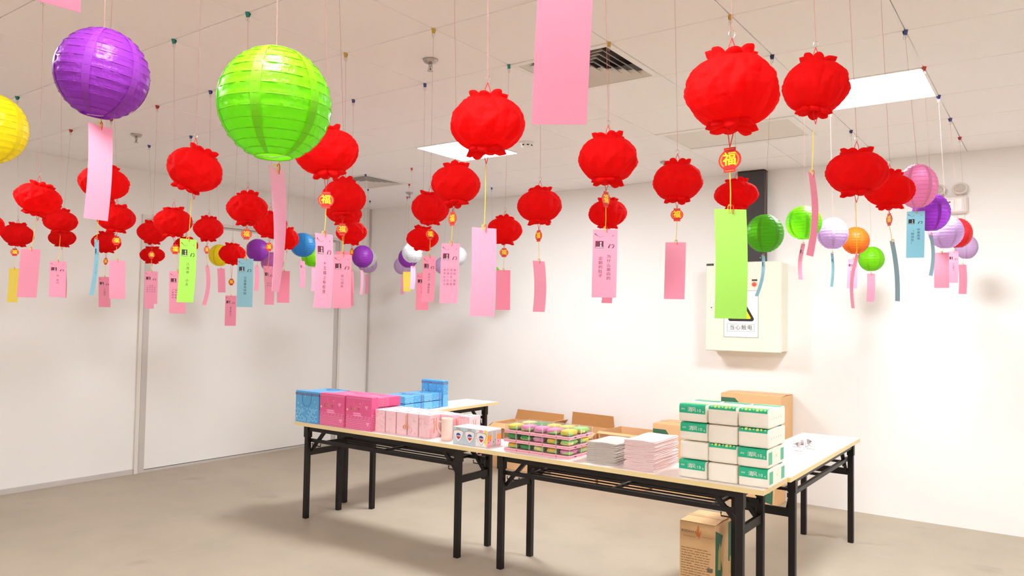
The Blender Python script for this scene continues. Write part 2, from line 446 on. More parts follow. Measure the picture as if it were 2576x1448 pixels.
MB().disc((.006, -.0568, .088), .007, 10, XZ).build('test_button', M('brown_red', (150, 60, 60), .5), t)
MB().box(.045, .085, -.0562, -.055, .02, .11).build('vent_panel', m_white, t)
m_lens = M('clear_lens', (205, 196, 190), 0.15, 0.1, 30, spec=0.8)
for s_ in (-1, 1):
    hd = MB().lathe([(.003, .0), (.03, .0), (.052, .03), (.056, .045), (.05, .052), (.003, .058)], 20).map(lambda p, s_=s_: Vector((p.x+s_*.075, -p.z-.01, p.y*.82+.19))).build('lamp_head', m_pw, t, True)
    MB().lathe([(.002, .053), (.047, .047), (.03, .062), (.002, .066)], 20).map(lambda p, s_=s_: Vector((p.x+s_*.075, -p.z-.01, p.y*.82+.19))).build('lens', m_lens, hd, True)
    MB().box(s_*.075-.012, s_*.075+.012, -.035, -.012, .13, .16).build('neck', m_pw, hd)

# ------------------------------------------------------------------ folding tables
TT = 0.72; TH = 0.026
m_top = M('white_laminate', (247, 240, 236), 0.35, 0.01, 3)
m_edge = M('cream_edge_band', (238, 216, 160), 0.5, 0.03, 10)
def table(name, label, loc, rot, L, lx0, lx1, ly0=-.16, ly1=.16, W=.40):
    """lx0, lx1: leg positions along the table, from its centre"""
    t = thing(name, label, 'table', loc, (0, 0, rot), 'folding tables set out in a U')
    h = L/2; w = W/2; e = .003
    MB().cbox(-h+e, h-e, -w+e, w-e, TT-TH, TT, .0015).build('tabletop', m_top, t)
    for (a, b, c, d) in ((-h, h, -w, -w+e), (-h, h, w-e, w), (-h, -h+e, -w+e, w-e), (h-e, h, -w+e, w-e)):
        MB().box(a, b, c, d, TT-TH, TT-.001).build('edge_band', m_edge, t)
    zt = TT-TH
    for y in (ly0, ly1): MB().box(lx0, lx1, y-.012, y+.012, zt-.036, zt).build('apron', m_steelb, t)
    for x in (lx0, lx1):
        s_ = 1 if x == lx0 else -1
        MB().box(x-.012, x+.012, ly0, ly1, zt-.03, zt).build('end_rail', m_steelb, t)
        for y in (ly0, ly1):
            MB().cbox(x-.0185, x+.0185, y-.0185, y+.0185, 0, zt-.02, .003).build('leg', m_steelb, t)
            MB().box(x-.022, x+.022, y-.022, y+.022, zt-.085, zt-.001).build('leg_socket', m_steelb, t)
        MB().box(x-.010, x+.010, ly0+.015, ly1-.015, .470, .515).build('cross_rail', m_steelb, t)
        for y in (ly0+.03, ly1-.03):
            MB().bar((x+s_*.17, y, zt-.015), (x+s_*.085, y, .585), .022, .022).build('brace', m_steelb, t)
            MB().bar((x+s_*.085, y, .592), (x+s_*.015, y, .505), .016, .024).build('brace_link', m_steelb, t)
            MB().tube([(x+s_*.02, y, .560), (x+s_*.02, y, .545), (x+s_*.11, y, .545), (x+s_*.11, y, .565)], .004, 5).build('latch_loop', m_steelb, t)
    zs = .585
    for y in (ly0+.02, ly1-.02): MB().box(lx0, lx1, y-.010, y+.010, zs-.012, zs+.012).build('shelf_rail', m_steelb, t)
    for y in (ly0+.095, ly0+.16, ly0+.225): MB().tube([(lx0+.16, y, zs), (lx1-.16, y, zs)], .005, 6).build('shelf_rod', m_steelb, t)
    for x in (lx0+.16, (lx0+lx1)/2, lx1-.16): MB().box(x-.009, x+.009, ly0+.02, ly1-.02, zs-.008, zs+.008).build('shelf_crossbar', m_steelb, t)
    return t
LT = 1.777
T1x = -4.72+LT/2; T2x = -1.166-LT/2; TY = 3.945
tb1 = table('folding_table', 'white folding table with black steel legs holding the gift bags and mug boxes', (T1x, TY, 0), 0, LT, -4.615-T1x, -3.13-T1x, -.155, .165)
tb2 = table('folding_table', 'white folding table with black steel legs holding the towels and tissue packs', (T2x, TY, 0), 0, LT, -2.785-T2x, -1.296-T2x, -.155, .165)
tb3 = table('folding_table', 'white folding table with black steel legs holding only a bunch of clips', (-1.35, 5.02, 0), PI/2, 1.74, 4.33-5.02, 5.785-5.02)
tb4 = table('folding_table', 'white folding table with black steel legs running back under the small blue bag stack', (-4.60, 5.035, 0), PI/2, 1.76, 4.30-5.035, 5.75-5.035)
MB().box(-.0175, -.016, -.012, .012, .37, .44).map(lambda p: p+Vector((-2.785-T2x, -.155, 0))).map(lambda p: Vector((p.x+.033, p.y-.004, p.z))).build('paper_sticker', m_paper, tb2)

# ------------------------------------------------------------------ gift bags
BW, BH, BT = .266, .235, .068
m_pinkbag = M('pink_card', (232, 92, 150), 0.35, 0.03, 8)
m_bluebag = M('blue_card', (86, 170, 226), 0.35, 0.03, 8)
m_ltblue = M('light_blue_print', (140, 206, 244), 0.4, 0.02)
m_navy = M('navy_print', (28, 44, 130), 0.4)
m_wprint = M('white_print', (250, 240, 246), 0.5, 0.01)
m_ltpink = M('light_pink_print', (255, 160, 205), 0.4, 0.02)
m_orange = M('orange_print', (240, 150, 50), 0.5)
m_green = M('green_print', (120, 180, 80), 0.5)
m_dkred = M('maroon_print', (120, 30, 60), 0.5)
def pink_bag():
    t = thing('gift_bag', '', 'gift bag')
    h = BW/2; e = .0006
    MB().cbox(-h, h, -BT/2, BT/2, 0, BH, .003).build('bag_body', m_pinkbag, t)
    d = MB(); yf = -BT/2-e
    for r in range(8):
        for c in range(22):
            x = -h+.008+c*.012+(r % 2)*.006; z = .007+r*.0125
            if x < h-.004 and (r < 6 or (c*7+r*3) % 3): d.disc((x, yf, z), .0026, 6, XZ)
    for s_ in (-1, 1):
        for r in range(9):
            for c in range(6): d.disc((s_*(h+e), -BT/2+.008+c*.012, .008+r*.0125), .0026, 6, YZ)
    for k in range(24): d.disc((-h+.012+k*.0107, yf, BH-.014), .0022, 5, XZ)
    d.build('dot_print', m_wprint, t)
    MB().star((-.113, yf-.0003, .135), .012, XZ).star((.02, yf-.0003, .185), .007, XZ).build('star_print', M('cream_print', (255, 220, 170), .5), t)
    for i, (ch, mm) in enumerate(zip('Lovely', (m_dkred, m_green, m_orange, m_orange, m_green, m_dkred))):
        MB().chars(ch, (-.072+i*.016, yf-.0004, .148), .034, XZ).build('title_letter', mm, t)
    MB().box(-.052, .028, yf-.0002, yf, .108, .118).box(-.048, .034, yf-.0002, yf, .094, .104).build('caption_strip', m_ltpink, t)
    hr = MB()
    for (a, b) in ((.085, .165), (.10, .05)): 
        for s_ in (-1, 1): hr.disc((a+s_*.007, yf-.0003, b), .009, 8, XZ)
        hr.add([(a-.0155, yf-.0003, b-.003), (a+.0155, yf-.0003, b-.003), (a, yf-.0003, b-.02)], [(0, 1, 2)])
    hr.build('heart_print', m_ltpink, t)
    for y in (-BT/2-.0012, BT/2+.0012):
        MB().tube([(-.05, y, BH-.03), (-.045, y, BH-.06), (-.02, y, BH-.075), (.02, y, BH-.075), (.045, y, BH-.06), (.05, y, BH-.03)], .0011, 5).build('ribbon_handle', m_ltpink, t)
    return t
def blue_bag():
    t = thing('gift_bag', '', 'gift bag')
    h = BW/2; e = .0006; yf = -BT/2-e
    MB().cbox(-h, h, -BT/2, BT/2, 0, BH, .003).build('bag_body', m_bluebag, t)
    d = MB(); rr = random.Random(3)
    for r in range(6):
        for c in range(15):
            if rr.random() < .68:
                x = -h+.004+c*.0178; z = .004+r*.017+(c % 2)*.007; s_ = .013
                if z+s_ < .115 and x+s_ < h: d.quad((x, yf, z), (x+s_, yf, z), (x+s_, yf, z+s_), (x, yf, z+s_))
    for sd in (-1, 1):
        for r in range(6):
            for c in range(4):
                if rr.random() < .75:
                    y = -BT/2+.003+c*.0178; z = .004+r*.017+(c % 2)*.007; s_ = .013; X = sd*(h+e)
                    d.quad((X, y, z), (X, y+s_, z), (X, y+s_, z+s_), (X, y, z+s_))
    d.build('square_print', m_ltblue, t)
    MB().box(-h-e, h+e, -BT/2-e, BT/2+e, BH-.030, BH-.017).build('film_band', m_navy, t)
    q = MB()
    for k in range(18): q.quad(*[Vector((-h+.008+k*.0148+a, yf-.0005, BH-.0265+b)) for a, b in ((0, 0), (.006, 0), (.006, .006), (0, .006))])
    for sd in (-1, 1):
        for k in range(5): q.quad(*[Vector((sd*(h+.0011), -BT/2+.006+k*.014+a, BH-.0265+b)) for a, b in ((0, 0), (.006, 0), (.006, .006), (0, .006))])
    q.build('film_hole_print', m_wprint, t)
    st = MB()
    for (x, z, r) in ((-.10, .14, .008), (.09, .16, .006), (-.02, .195, .005), (.11, .125, .005), (.06, .19, .004), (-.115, .04, .01), (-.06, .125, .006)): st.star((x, yf-.0004, z), r, XZ)
    for sd in (-1, 1):
        for (y, z) in ((-.015, .15), (.012, .18), (.02, .135)): st.star((sd*(h+e+.0003), y, z), .005, YZ)
    tag(st.build('star_print', m_wprint, t), kind='stuff')
    for y in (yf-.0010, -yf+.0010):
        MB().tube([(-.052, y, BH-.03), (-.048, y, BH-.085), (-.03, y, BH-.11), (.02, y, BH-.113), (.045, y, BH-.085), (.052, y, BH-.03)], .0011, 5).build('cord_handle', m_navy, t)
    return t
pb = pink_bag(); bb = blue_bag()
LY = (-PI/2, 0, 0)
zt = TT+.0005
GB = 'gift bags'
def bag(src, used, loc, rot, label, grp=None):
    o = src if not used else copy_tree(src)
    o.location = loc; o.rotation_euler = rot; o['label'] = label
    if grp: o['group'] = grp
    elif 'group' in o: del o['group']
    return o
bag(bb, 0, (-4.608, 3.80, zt), (0, 0, 0), 'blue gift bag with film strip band upright at the table corner')
bag(pb, 0, (-4.335, 3.805, zt), (0, 0, 0), 'upright pink dotted gift bag between the blue bag and another pink bag')
bag(pb, 1, (-4.064, 3.815, zt), (0, 0, 0), 'upright pink dotted gift bag beside the pale pink marbled boxes')
for k in range(3):
    z = zt+.0368+k*.0745
    jx = (0, .002, -.002)[k]
    lay = ('bottom', 'middle', 'top')[k]
    bag(bb, 1, (-4.668+jx, 3.905, z), LY, f'blue gift bag lying flat behind the upright blue bag, {lay} of its stack')
    bag(pb, 1, (-4.393, 3.90, z), LY, f'pink gift bag lying flat beside the flat blue bags, {lay} of its stack')
    bag(pb, 1, (-4.121+jx, 3.90, z), LY, f'pink gift bag lying flat behind the marbled boxes, {lay} of its stack')
for k in range(2):
    z = zt+.0335+k*.067
    for q, (y, wh) in enumerate(((4.71, 'nearer the pink bags'), (4.95, 'touching the upright blue bag'))):
        o = bag(bb, 1, (-4.63, y, z), LY, f'blue gift bag lying flat, {("lower", "upper")[k]} one of the pair {wh}')
        o.scale = (1, .9, 1)
bag(bb, 1, (-4.638, 5.25, zt), (0, 0, 0), 'blue gift bag standing upright behind two piles of flat blue bags')

# ------------------------------------------------------------------ marbled mug boxes and mug
def marble():
    m = M('pink_marble_card', (246, 208, 214), 0.45, 0.0)
    n = m.node_tree.nodes; l = m.node_tree.links; p = n['Principled BSDF']
    tc = [x for x in n if x.type == 'TEX_COORD'][0]
    oi = n.new('ShaderNodeObjectInfo'); va = n.new('ShaderNodeVectorMath'); va.operation = 'MULTIPLY_ADD'; va.inputs[1].default_value = (9, 9, 9)
    cb = n.new('ShaderNodeCombineXYZ')
    l.new(oi.outputs['Random'], cb.inputs[0]); l.new(oi.outputs['Random'], cb.inputs[2])
    l.new(cb.outputs[0], va.inputs[0]); l.new(tc.outputs['Object'], va.inputs[2])
    a = n.new('ShaderNodeTexNoise'); a.inputs['Scale'].default_value = 9; a.inputs['Detail'].default_value = 5; a.inputs['Distortion'].default_value = 1.5
    l.new(va.outputs[0], a.inputs['Vector'])
    r = n.new('ShaderNodeValToRGB'); e = r.color_ramp.elements
    e[0].position = .485; e[0].color = rgb(246, 206, 214); e[1].position = .515; e[1].color = rgb(246, 210, 217)
    x = e.new(.50); x.color = rgb(230, 170, 186)
    l.new(a.outputs['Fac'], r.inputs['Fac']); l.new(r.outputs['Color'], p.inputs['Base Color'])
    return m
m_marb = marble(); m_gold = M('gold_ribbon', (232, 160, 70), 0.35, 0.05, metal=0.2)
def mugbox():
    t = thing('mug_box', '', 'box')
    MB().cbox(-.0475, .0475, -.06, .06, 0, .128, .0012).build('box_body', m_marb, t)
    MB().cbox(-.0485, .0485, -.061, .061, .128, .153, .0012).build('box_lid', m_marb, t)
    s_ = MB(); s_.tube([(.0495, -.02, .13), (.0505, -.012, .08), (.0505, -.018, .03)], .002, 5); s_.tube([(.0495, .01, .13), (.0505, .002, .09), (.0505, .012, .05)], .0018, 5)
    s_.build('gold_line', m_gold, t)
    MB().box(-.02, .02, -.006, .006, .1531, .1538).build('seal_sticker', M('rose_print', (214, 120, 130), .5), t)
    return t
mx = mugbox()
for k in range(5):
    o = mx if k == 0 else copy_tree(mx)
    o.location = (-3.880+k*.103, 3.878+.002*k, zt); o['group'] = 'pink marbled mug boxes'
    o['label'] = ('pink marbled mug box touching the upright pink bag', 'pink marbled mug box second from the upright pink bag', 'pink marbled mug box with the gold bow at its edge', 'pink marbled mug box between the gold bow and the last of its row', 'pink marbled mug box right behind the mug')[k]
for k in range(7):
    o = dup(mx, (-3.878+k*.103+(.03 if k > 5 else 0), 4.012 if k < 5 else 3.995+(k-5)*.02, zt), None, f'pink marbled mug box in the rear row, {("first", "second", "third", "fourth", "fifth", "sixth", "seventh")[k]} from the pink bags', 'pink marbled mug boxes')
rb = thing('gold_bow', 'gold ribbon bow hanging down between two pink marbled mug boxes', 'ribbon', (-3.623, 3.812, zt+.148))
MB().tube([(0, .004, 0), (-.003, 0, -.03), (.002, -.002, -.07), (-.004, 0, -.10)], .0022, 5).build('ribbon_strand', m_gold, rb)
for s_ in (-1, 1): MB().tube([(s_*.013*(1-math.cos(q*PI/6))*.9, -.004, -.088+.010*math.sin(q*PI/6)+s_*.002) for q in range(12)], .0024, 6, True).build('bow_loop', m_gold, rb)
m_mug = M('blush_ceramic', (250, 226, 214), 0.25, 0.03, 20)
t = thing('mug', 'tall blush coloured ceramic mug beside the marbled boxes', 'mug', (-3.297, 3.862, zt))
MB().lathe([(.001, 0), (.034, 0), (.037, .004), (.038, .02), (.0385, .13), (.040, .143), (.0385, .144), (.036, .13), (.035, .01), (.001, .008)], 32, cap=False).build('mug_body', m_mug, t, True)
MB().tube([(-.034, -.012, .115), (-.052, -.02, .118), (-.062, -.026, .105), (-.060, -.026, .08), (-.052, -.02, .055), (-.036, -.012, .035)], .005, 8).build('mug_handle', m_mug, t, True)

# ------------------------------------------------------------------ soap boxes
m_soapw = M('soap_card_white', (248, 246, 248), 0.35, 0.01); m_soapb = M('soap_card_blue', (196, 220, 230), 0.35, 0.01)
m_red = M('red_print', (205, 50, 70), 0.5); m_bluep = M('blue_print', (50, 80, 170), 0.5); m_grey = M('grey_print', (190, 184, 180), 0.5)
m_yelp = M('yellow_print', (252, 232, 90), 0.5)
m_pinkp = M('pink_print', (246, 170, 190), 0.5)
def shield(w, h, n=9):
    P = []
    for k in range(n+1):                       # right side from the top centre down to the point
        s_ = k/n
        if s_ < .18: x, z = w*(s_/.18), h*(.5-.06*(s_/.18)**2)
        else:
            q = (s_-.18)/.82; x, z = w*(1-q**2.2), h*(.44-.94*q)
        P.append((x, z))
    return P + [(-x, z) for x, z in P[-2:0:-1]]
def soap(kind):
    t = thing('soap_box', '', 'soap box'); wx, dy, hz = .0455, .0245, .108
    MB().cbox(-wx, wx, -dy, dy, 0, hz, .0015).build('box_body', m_soapw, t)
    y = -dy-.0006
    MB().quad((-wx+.001, y, .001), (wx-.001, y, .001), (wx-.001, y, hz-.001), (-wx+.001, y, hz-.001)).build('front_panel', m_soapb if kind < 2 else m_soapw, t)
    if kind == 2: MB().quad((.022, y-.0001, .03), (wx-.001, y-.0001, .001), (wx-.001, y-.0001, hz-.001), (.026, y-.0001, hz-.001)).build('yellow_panel', m_yelp, t)
    o_ = shield(.041, .082); i_ = shield(.039, .078); zc = .049
    MB().add([], [])
    a = MB(); a.add([(x, y-.0003, z+zc) for x, z in o_], [tuple(range(len(o_)))[::-1]]); a.build('shield_outline', m_ink, t)
    a = MB(); a.add([(x, y-.0006, z+zc) for x, z in i_], [tuple(range(len(i_)))[::-1]]); a.build('shield_field', m_soapw, t)
    a = MB(); a.add([(.019*math.cos(q*PI/8), y-.0009, zc+.004+.017*math.sin(q*PI/8)) for q in range(9)], [tuple(range(9))[::-1]]); a.build('emblem_arc', m_bluep, t)
    a = MB(); a.add([(x, y-.0009, zc+z) for x, z in ((-.021, .003), (.021, .0), (.012, -.012), (0, -.021), (-.012, -.010))], [tuple(range(5))]); a.build('emblem_band', m_red, t)
    MB().chars('舒肤佳', (-.0115, y-.0012, zc+.001), .012, XZ, .0115).build('emblem_lettering', m_soapw, t)
    MB().quad((-.018, y-.0003, .092), (.014, y-.0003, .092), (.014, y-.0003, .104), (-.018, y-.0003, .104)).build('header_patch', m_pinkp if kind == 2 else m_grey, t)
    X = wx+.0006; s0 = MB()
    cols = [m_pinkp, m_orange, m_grey] if kind != 1 else [m_grey, m_grey, m_grey]
    for (a0, a1), mm in zip(((.001, .042), (.042, .075), (.075, .100)), cols):
        MB().quad((X, -dy+.002, a0), (X, dy-.002, a0), (X, dy-.002, a1), (X, -dy+.002, a1)).build('side_panel', mm, t)
    MB().disc((X+.0003, -.008, .03), .004, 8, YZ).disc((X+.0003, .012, .04), .0035, 8, YZ).build('side_mark', m_ink, t)
    rr = random.Random(kind); q = MB()
    for _ in range(6): 
        x = rr.uniform(-.035, .03); yy = rr.uniform(-.02, .012); q.quad((x, yy, hz+.0005), (x+.012, yy, hz+.0005), (x+.012, yy+.004, hz+.0005), (x, yy+.004, hz+.0005))
    q.build('top_print', m_pinkp, t)
    return t
sp = [soap(0), soap(2), soap(1)]
for c in range(3):
    for r in range(3):
        src = sp[0] if c < 2 else (sp[1] if r != 1 else sp[2])
        first = (c, r) in ((0, 0), (2, 0), (2, 1))
        o = src if first else copy_tree(src)
        o.location = (-3.143+c*.0935, 3.822+r*.0505, zt)
        if r == 0: o['label'] = ('pale blue soap box with shield emblem beside the mug', 'pale blue soap box with shield emblem in the middle of the front row', 'white soap box with shield emblem and yellow edge')[c]; o['group'] = 'soap boxes'
        else: o['label'] = f'soap box in the {("", "middle", "rear")[r]} row, {("nearest the mug", "between its neighbours", "nearest the clear towel boxes")[c]}'; o['group'] = 'soap boxes'

# ------------------------------------------------------------------ clear boxes of rolled towels
m_clear = clear_plastic('clear_lid_plastic')
m_tray = M('rose_card', (240, 158, 176), 0.45, 0.02); m_trayw = M('white_edge_card', (250, 240, 240), 0.45, 0.01)
TWC = {'y': (252, 226, 90), 'g': (60, 160, 80), 'l': (170, 232, 130), 'p': (246, 150, 205), 'o': (252, 204, 60), 'c': (240, 236, 150), 'm': (215, 170, 190)}
def roll_mat(c): return M('towel_'+c, TWC[c], 0.95, 0.06, 40, 0.3, 150)
CW, CD, CHh = .0915, .132, .0545
tray_me = MB().cbox(-CW/2, CW/2, -CD/2, CD/2, 0, .018, .001).mesh('tray', m_tray)
tl = MB()
for z0, z1 in ((.0005, .003), (.0145, .0172)):
    e = .0006
    for (a, b, c, d) in ((-CW/2-e, CW/2+e, -CD/2-e, -CD/2), (-CW/2-e, CW/2+e, CD/2, CD/2+e), (-CW/2-e, -CW/2, -CD/2, CD/2), (CW/2, CW/2+e, -CD/2, CD/2)): tl.box(a, b, c, d, z0, z1)
trim_me = tl.mesh('tray_trim', m_trayw)
lid_me = MB().cbox(-CW/2+.001, CW/2-.001, -CD/2+.001, CD/2-.001, .0183, CHh, .0012).mesh('clear_lid', m_clear)
le = MB()
for x in (-1, 1):
    for y in (-1, 1): le.box(x*(CW/2-.0008)-.0006, x*(CW/2-.0008)+.0006, y*(CD/2-.0008)-.0006, y*(CD/2-.0008)+.0006, .018, CHh)
edge_me = le.mesh('lid_edge', m_trayw)
mark_me = MB().box(CW/2+.0006, CW/2+.0010, -.012, .012, .006, .012).mesh('label_mark', m_dkred)
def lump(seed, sx, sy, sz, half=None):
    rr = random.Random(seed); ph = [rr.uniform(0, 6) for _ in range(6)]; m = MB(); vs = []; fs = []; na, nb = 18, 9
    for b in range(nb+1):
        th = PI*b/nb
        for a in range(na):
            p = 2*PI*a/na
            k = 1+.06*math.sin(3*p+ph[0])+.05*math.sin(5*p+4*th+ph[1])+.04*math.sin(7*th+ph[2])
            cx = math.copysign(abs(math.cos(p))**.6, math.cos(p)); cy = math.copysign(abs(math.sin(p))**.6, math.sin(p)); st = math.sin(th)**.6; cz = math.copysign(abs(math.cos(th))**.75, math.cos(th))
            vs.append((sx*cx*st*k, sy*cy*st*k, sz*cz*(1+.04*math.sin(2*p+ph[3]))))
    for b in range(nb):
        for a in range(na): fs.append((b*na+a, (b+1)*na+a, (b+1)*na+(a+1) % na, b*na+(a+1) % na))
    m.add(vs, fs); return m
LUMP = {}
def roll_me(col, part, v):
    k = (col, part, v)
    if k not in LUMP:
        if part == 'a': LUMP[k] = lump(v, .038, .055, .0172).mesh('rolled_towel', roll_mat(col), True)
        else: LUMP[k] = lump(v+9, .036, .030, .0115).mesh('towel_frill', roll_mat(col), True)
    return LUMP[k]
PAT = [['ol', 'gg', 'cl', 'ol', 'pl'], ['gg', 'gl', 'mp', 'ol', 'lc'], ['yl', 'pl', 'pm', 'pl', 'yl']]
NMC = {'y': 'yellow', 'g': 'dark green', 'l': 'light green', 'p': 'pink', 'o': 'amber', 'c': 'cream', 'm': 'mauve'}
for ly in range(3):
    for dp in range(2):
        for c in range(5):
            pt = PAT[ly][c] if dp == 0 else random.choice(['yl', 'gl', 'pl', 'lc', 'cy'])
            lay = ('bottom', 'middle', 'top')[ly]; ex = (0, .002, -.003)[ly]
            od = ('first', 'second', 'third', 'fourth', 'fifth')[c]
            lab = (f'clear box with {NMC[pt[0]]} towel roll, {lay} layer front, {od} from the soap boxes' if dp == 0 else f'clear towel box in the rear row, {lay} layer, {od} from the soap boxes')
            t = thing('towel_gift_box', lab, 'gift box', (-2.735+c*.0955+ex*(c-2)*.3, 3.868+dp*.137-(.003 if ly == 1 else 0), zt+ly*(CHh+.0008)), group='clear boxes of rolled towels')
            put('tray', tray_me, t); put('tray_trim', trim_me, t); put('clear_lid', lid_me, t); put('lid_edge', edge_me, t); put('label_mark', mark_me, t)
            v = (c+ly*2+dp) % 3
            put('rolled_towel', roll_me(pt[0], 'a', v), t, (0, 0, .0355))
            put('towel_frill', roll_me(pt[1], 'b', v), t, (.006, -.026, .030))

# ------------------------------------------------------------------ towel stacks
m_tgrey = M('grey_terry', (216, 209, 202), 0.95, 0.07, 60, 0.35, 220); m_tpink = M('pink_terry', (253, 228, 228), 0.95, 0.04, 60, 0.35, 220)
def towel_me(w, d, h, seed, mat, top=False):
    rr = random.Random(seed); t_ = h/3; r = t_/2*.92; path = []
    L_ = w/2-r
    for lay in range(3):
        z = t_*(lay+.5); s_ = 1 if lay % 2 == 0 else -1
        for k in range(9): path.append((s_*(-L_+2*L_*k/8), z))
        if lay < 2:
            for k in range(1, 5):
                a = -PI/2+PI*k/5; path.append((s_*(L_+r*1.05*math.cos(a)), z+t_/2+t_/2*math.sin(a)))
    n = len(path); ny = 9; m = MB(); vs = []; fs = []; ph = [rr.uniform(0, 6.28) for _ in range(5)]; hh = t_*.40
    for q in range(ny):
        y = -d/2+d*q/(ny-1)
        for sgn in (-1, 1):
            for i, (x, z) in enumerate(path):
                a = path[max(i-1, 0)]; b = path[min(i+1, n-1)]; tx, tz = b[0]-a[0], b[1]-a[1]; ln = math.hypot(tx, tz) or 1
                nx, nz = -tz/ln, tx/ln
                wv = .0013*math.sin(x*38+ph[0]+y*8)+.0011*math.sin(y*30+ph[1])
                vs.append((x+sgn*nx*hh+.0015*math.sin(y*26+ph[2]+z*300), y+.0012*math.sin(x*40+ph[3]), max(0.0002, z+sgn*nz*hh+wv*(z/h))))
    for q in range(ny-1):
        o = q*2*n; p = (q+1)*2*n
        for i in range(n-1):
            fs.append((o+i, o+i+1, p+i+1, p+i)); fs.append((o+n+i, p+n+i, p+n+i+1, o+n+i+1))
        fs.append((o, p, p+n, o+n)); fs.append((o+n-1, o+2*n-1, p+2*n-1, p+n-1))
    for q in (0, ny-1):
        o = q*2*n
        for i in range(n-1): fs.append((o+i, o+n+i, o+n+i+1, o+i+1) if q == 0 else (o+i, o+i+1, o+n+i+1, o+n+i))
    m.add(vs, fs); return m.mesh('folded_towel', mat, True)
def towels(x, y, w, d, hgt, n, mat, col):
    th = hgt/n; mes = [towel_me(w, d, th*.93, s_+n, mat) for s_ in range(4)]
    for k in range(n):
        o = put('folded_towel', mes[k % 4], None, (x+random.uniform(-.004, .004), y+random.uniform(-.004, .004), zt+k*th), (0, 0, random.uniform(-.02, .02)+(PI if k % 3 == 1 else 0)))
        if k == n-1: o.scale = (1.02, 1.01, 1.25)
        ORD = 'first second third fourth fifth sixth seventh eighth ninth tenth eleventh twelfth thirteenth fourteenth fifteenth'.split()
        lab = f'{col} folded terry towel on top of its stack' if k == n-1 else (f'{col} folded terry towel at the bottom of its stack' if k == 0 else f'{col} folded terry towel, {ORD[k]} from the bottom of its stack')
        tag(o, lab, 'towel', f'{col} folded towels')
towels(-2.105, 3.945, .185, .27, .118, 11, m_tgrey, 'grey')
towels(-1.855, 3.945, .178, .32, .160, 15, m_tpink, 'pale pink')

# ------------------------------------------------------------------ tissue packs
m_tis = M('tissue_white', (250, 246, 236), 0.55, 0.02, 14, 0.25, 25); m_tisg = M('tissue_green', (30, 186, 140), 0.3, 0.03, 10)
m_tisl = M('tissue_lime', (214, 236, 130), 0.35, 0.03); m_film = m_clear
PW_, PD_, PH_ = .150, .29, .0925
def rr_prof(w, h, r, n=5):
    P = []
    for cx, cz, a0 in ((w/2-r, r, -PI/2), (w/2-r, h-r, 0), (-w/2+r, h-r, PI/2), (-w/2+r, r, PI)):
        for k in range(n+1):
            a = a0+PI/2*k/n; P.append((cx+r*math.cos(a), cz+r*math.sin(a)))
    return P
def pack_me(seed):
    rr = random.Random(seed); ph = [rr.uniform(0, 6.28) for _ in range(4)]
    P = rr_prof(PD_, PH_, .014); n = len(P); xs = [-.5, -.495, -.475, -.3, -.1, .1, .3, .475, .495, .5]; sc = [.90, .955, .99, 1, 1, 1, 1, .99, .955, .90]
    m = MB(); vs = []; fs = []
    for x, s_ in zip(xs, sc):
        for (y, z) in P:
            wv = .0005*math.sin(x*14+ph[0]+y*30)
            vs.append((x*PW_, y*s_+wv*(abs(y)/.15), PH_/2+(z-PH_/2)*s_*(1-.02*math.sin(y*22+ph[1]))))
    for a in range(len(xs)-1):
        for i in range(n): fs.append((a*n+i, a*n+(i+1) % n, (a+1)*n+(i+1) % n, (a+1)*n+i))
    m.add(vs, fs); k_ = len(vs)-n
    m.add(vs[:n], [tuple(range(n))]); m.add(vs[k_:], [tuple(range(n))[::-1]]); return m.mesh('pack_body', m_tis, True)
pmes = [pack_me(s_) for s_ in range(3)]
yF = -PD_/2-.0012
def strip_path(zlow, ytop):
    """outline of a printed band: up the front face, round the front top edge, back over the top"""
    r = .014; P = [(yF, zlow), (yF, (zlow+PH_-r)/2), (yF, PH_-r)]
    for k in range(1, 5):
        a = PI-PI/2*k/4*.999; P.append((-PD_/2+r+(r+.0008)*math.cos(a), PH_-r+(r+.0008)*math.sin(a)))
    P.append((ytop, PH_+.0006)); return P
def strip(name, P, x0, x1, mat, parent, off=0.0):
    m = MB(); n = len(P)
    m.add([(x, y-off*.7, z+off*.7) for x in (x0, x1) for y, z in P], [(i, i+1, n+i+1, n+i) for i in range(n-1)])
    return m.build(name, mat, parent, True)
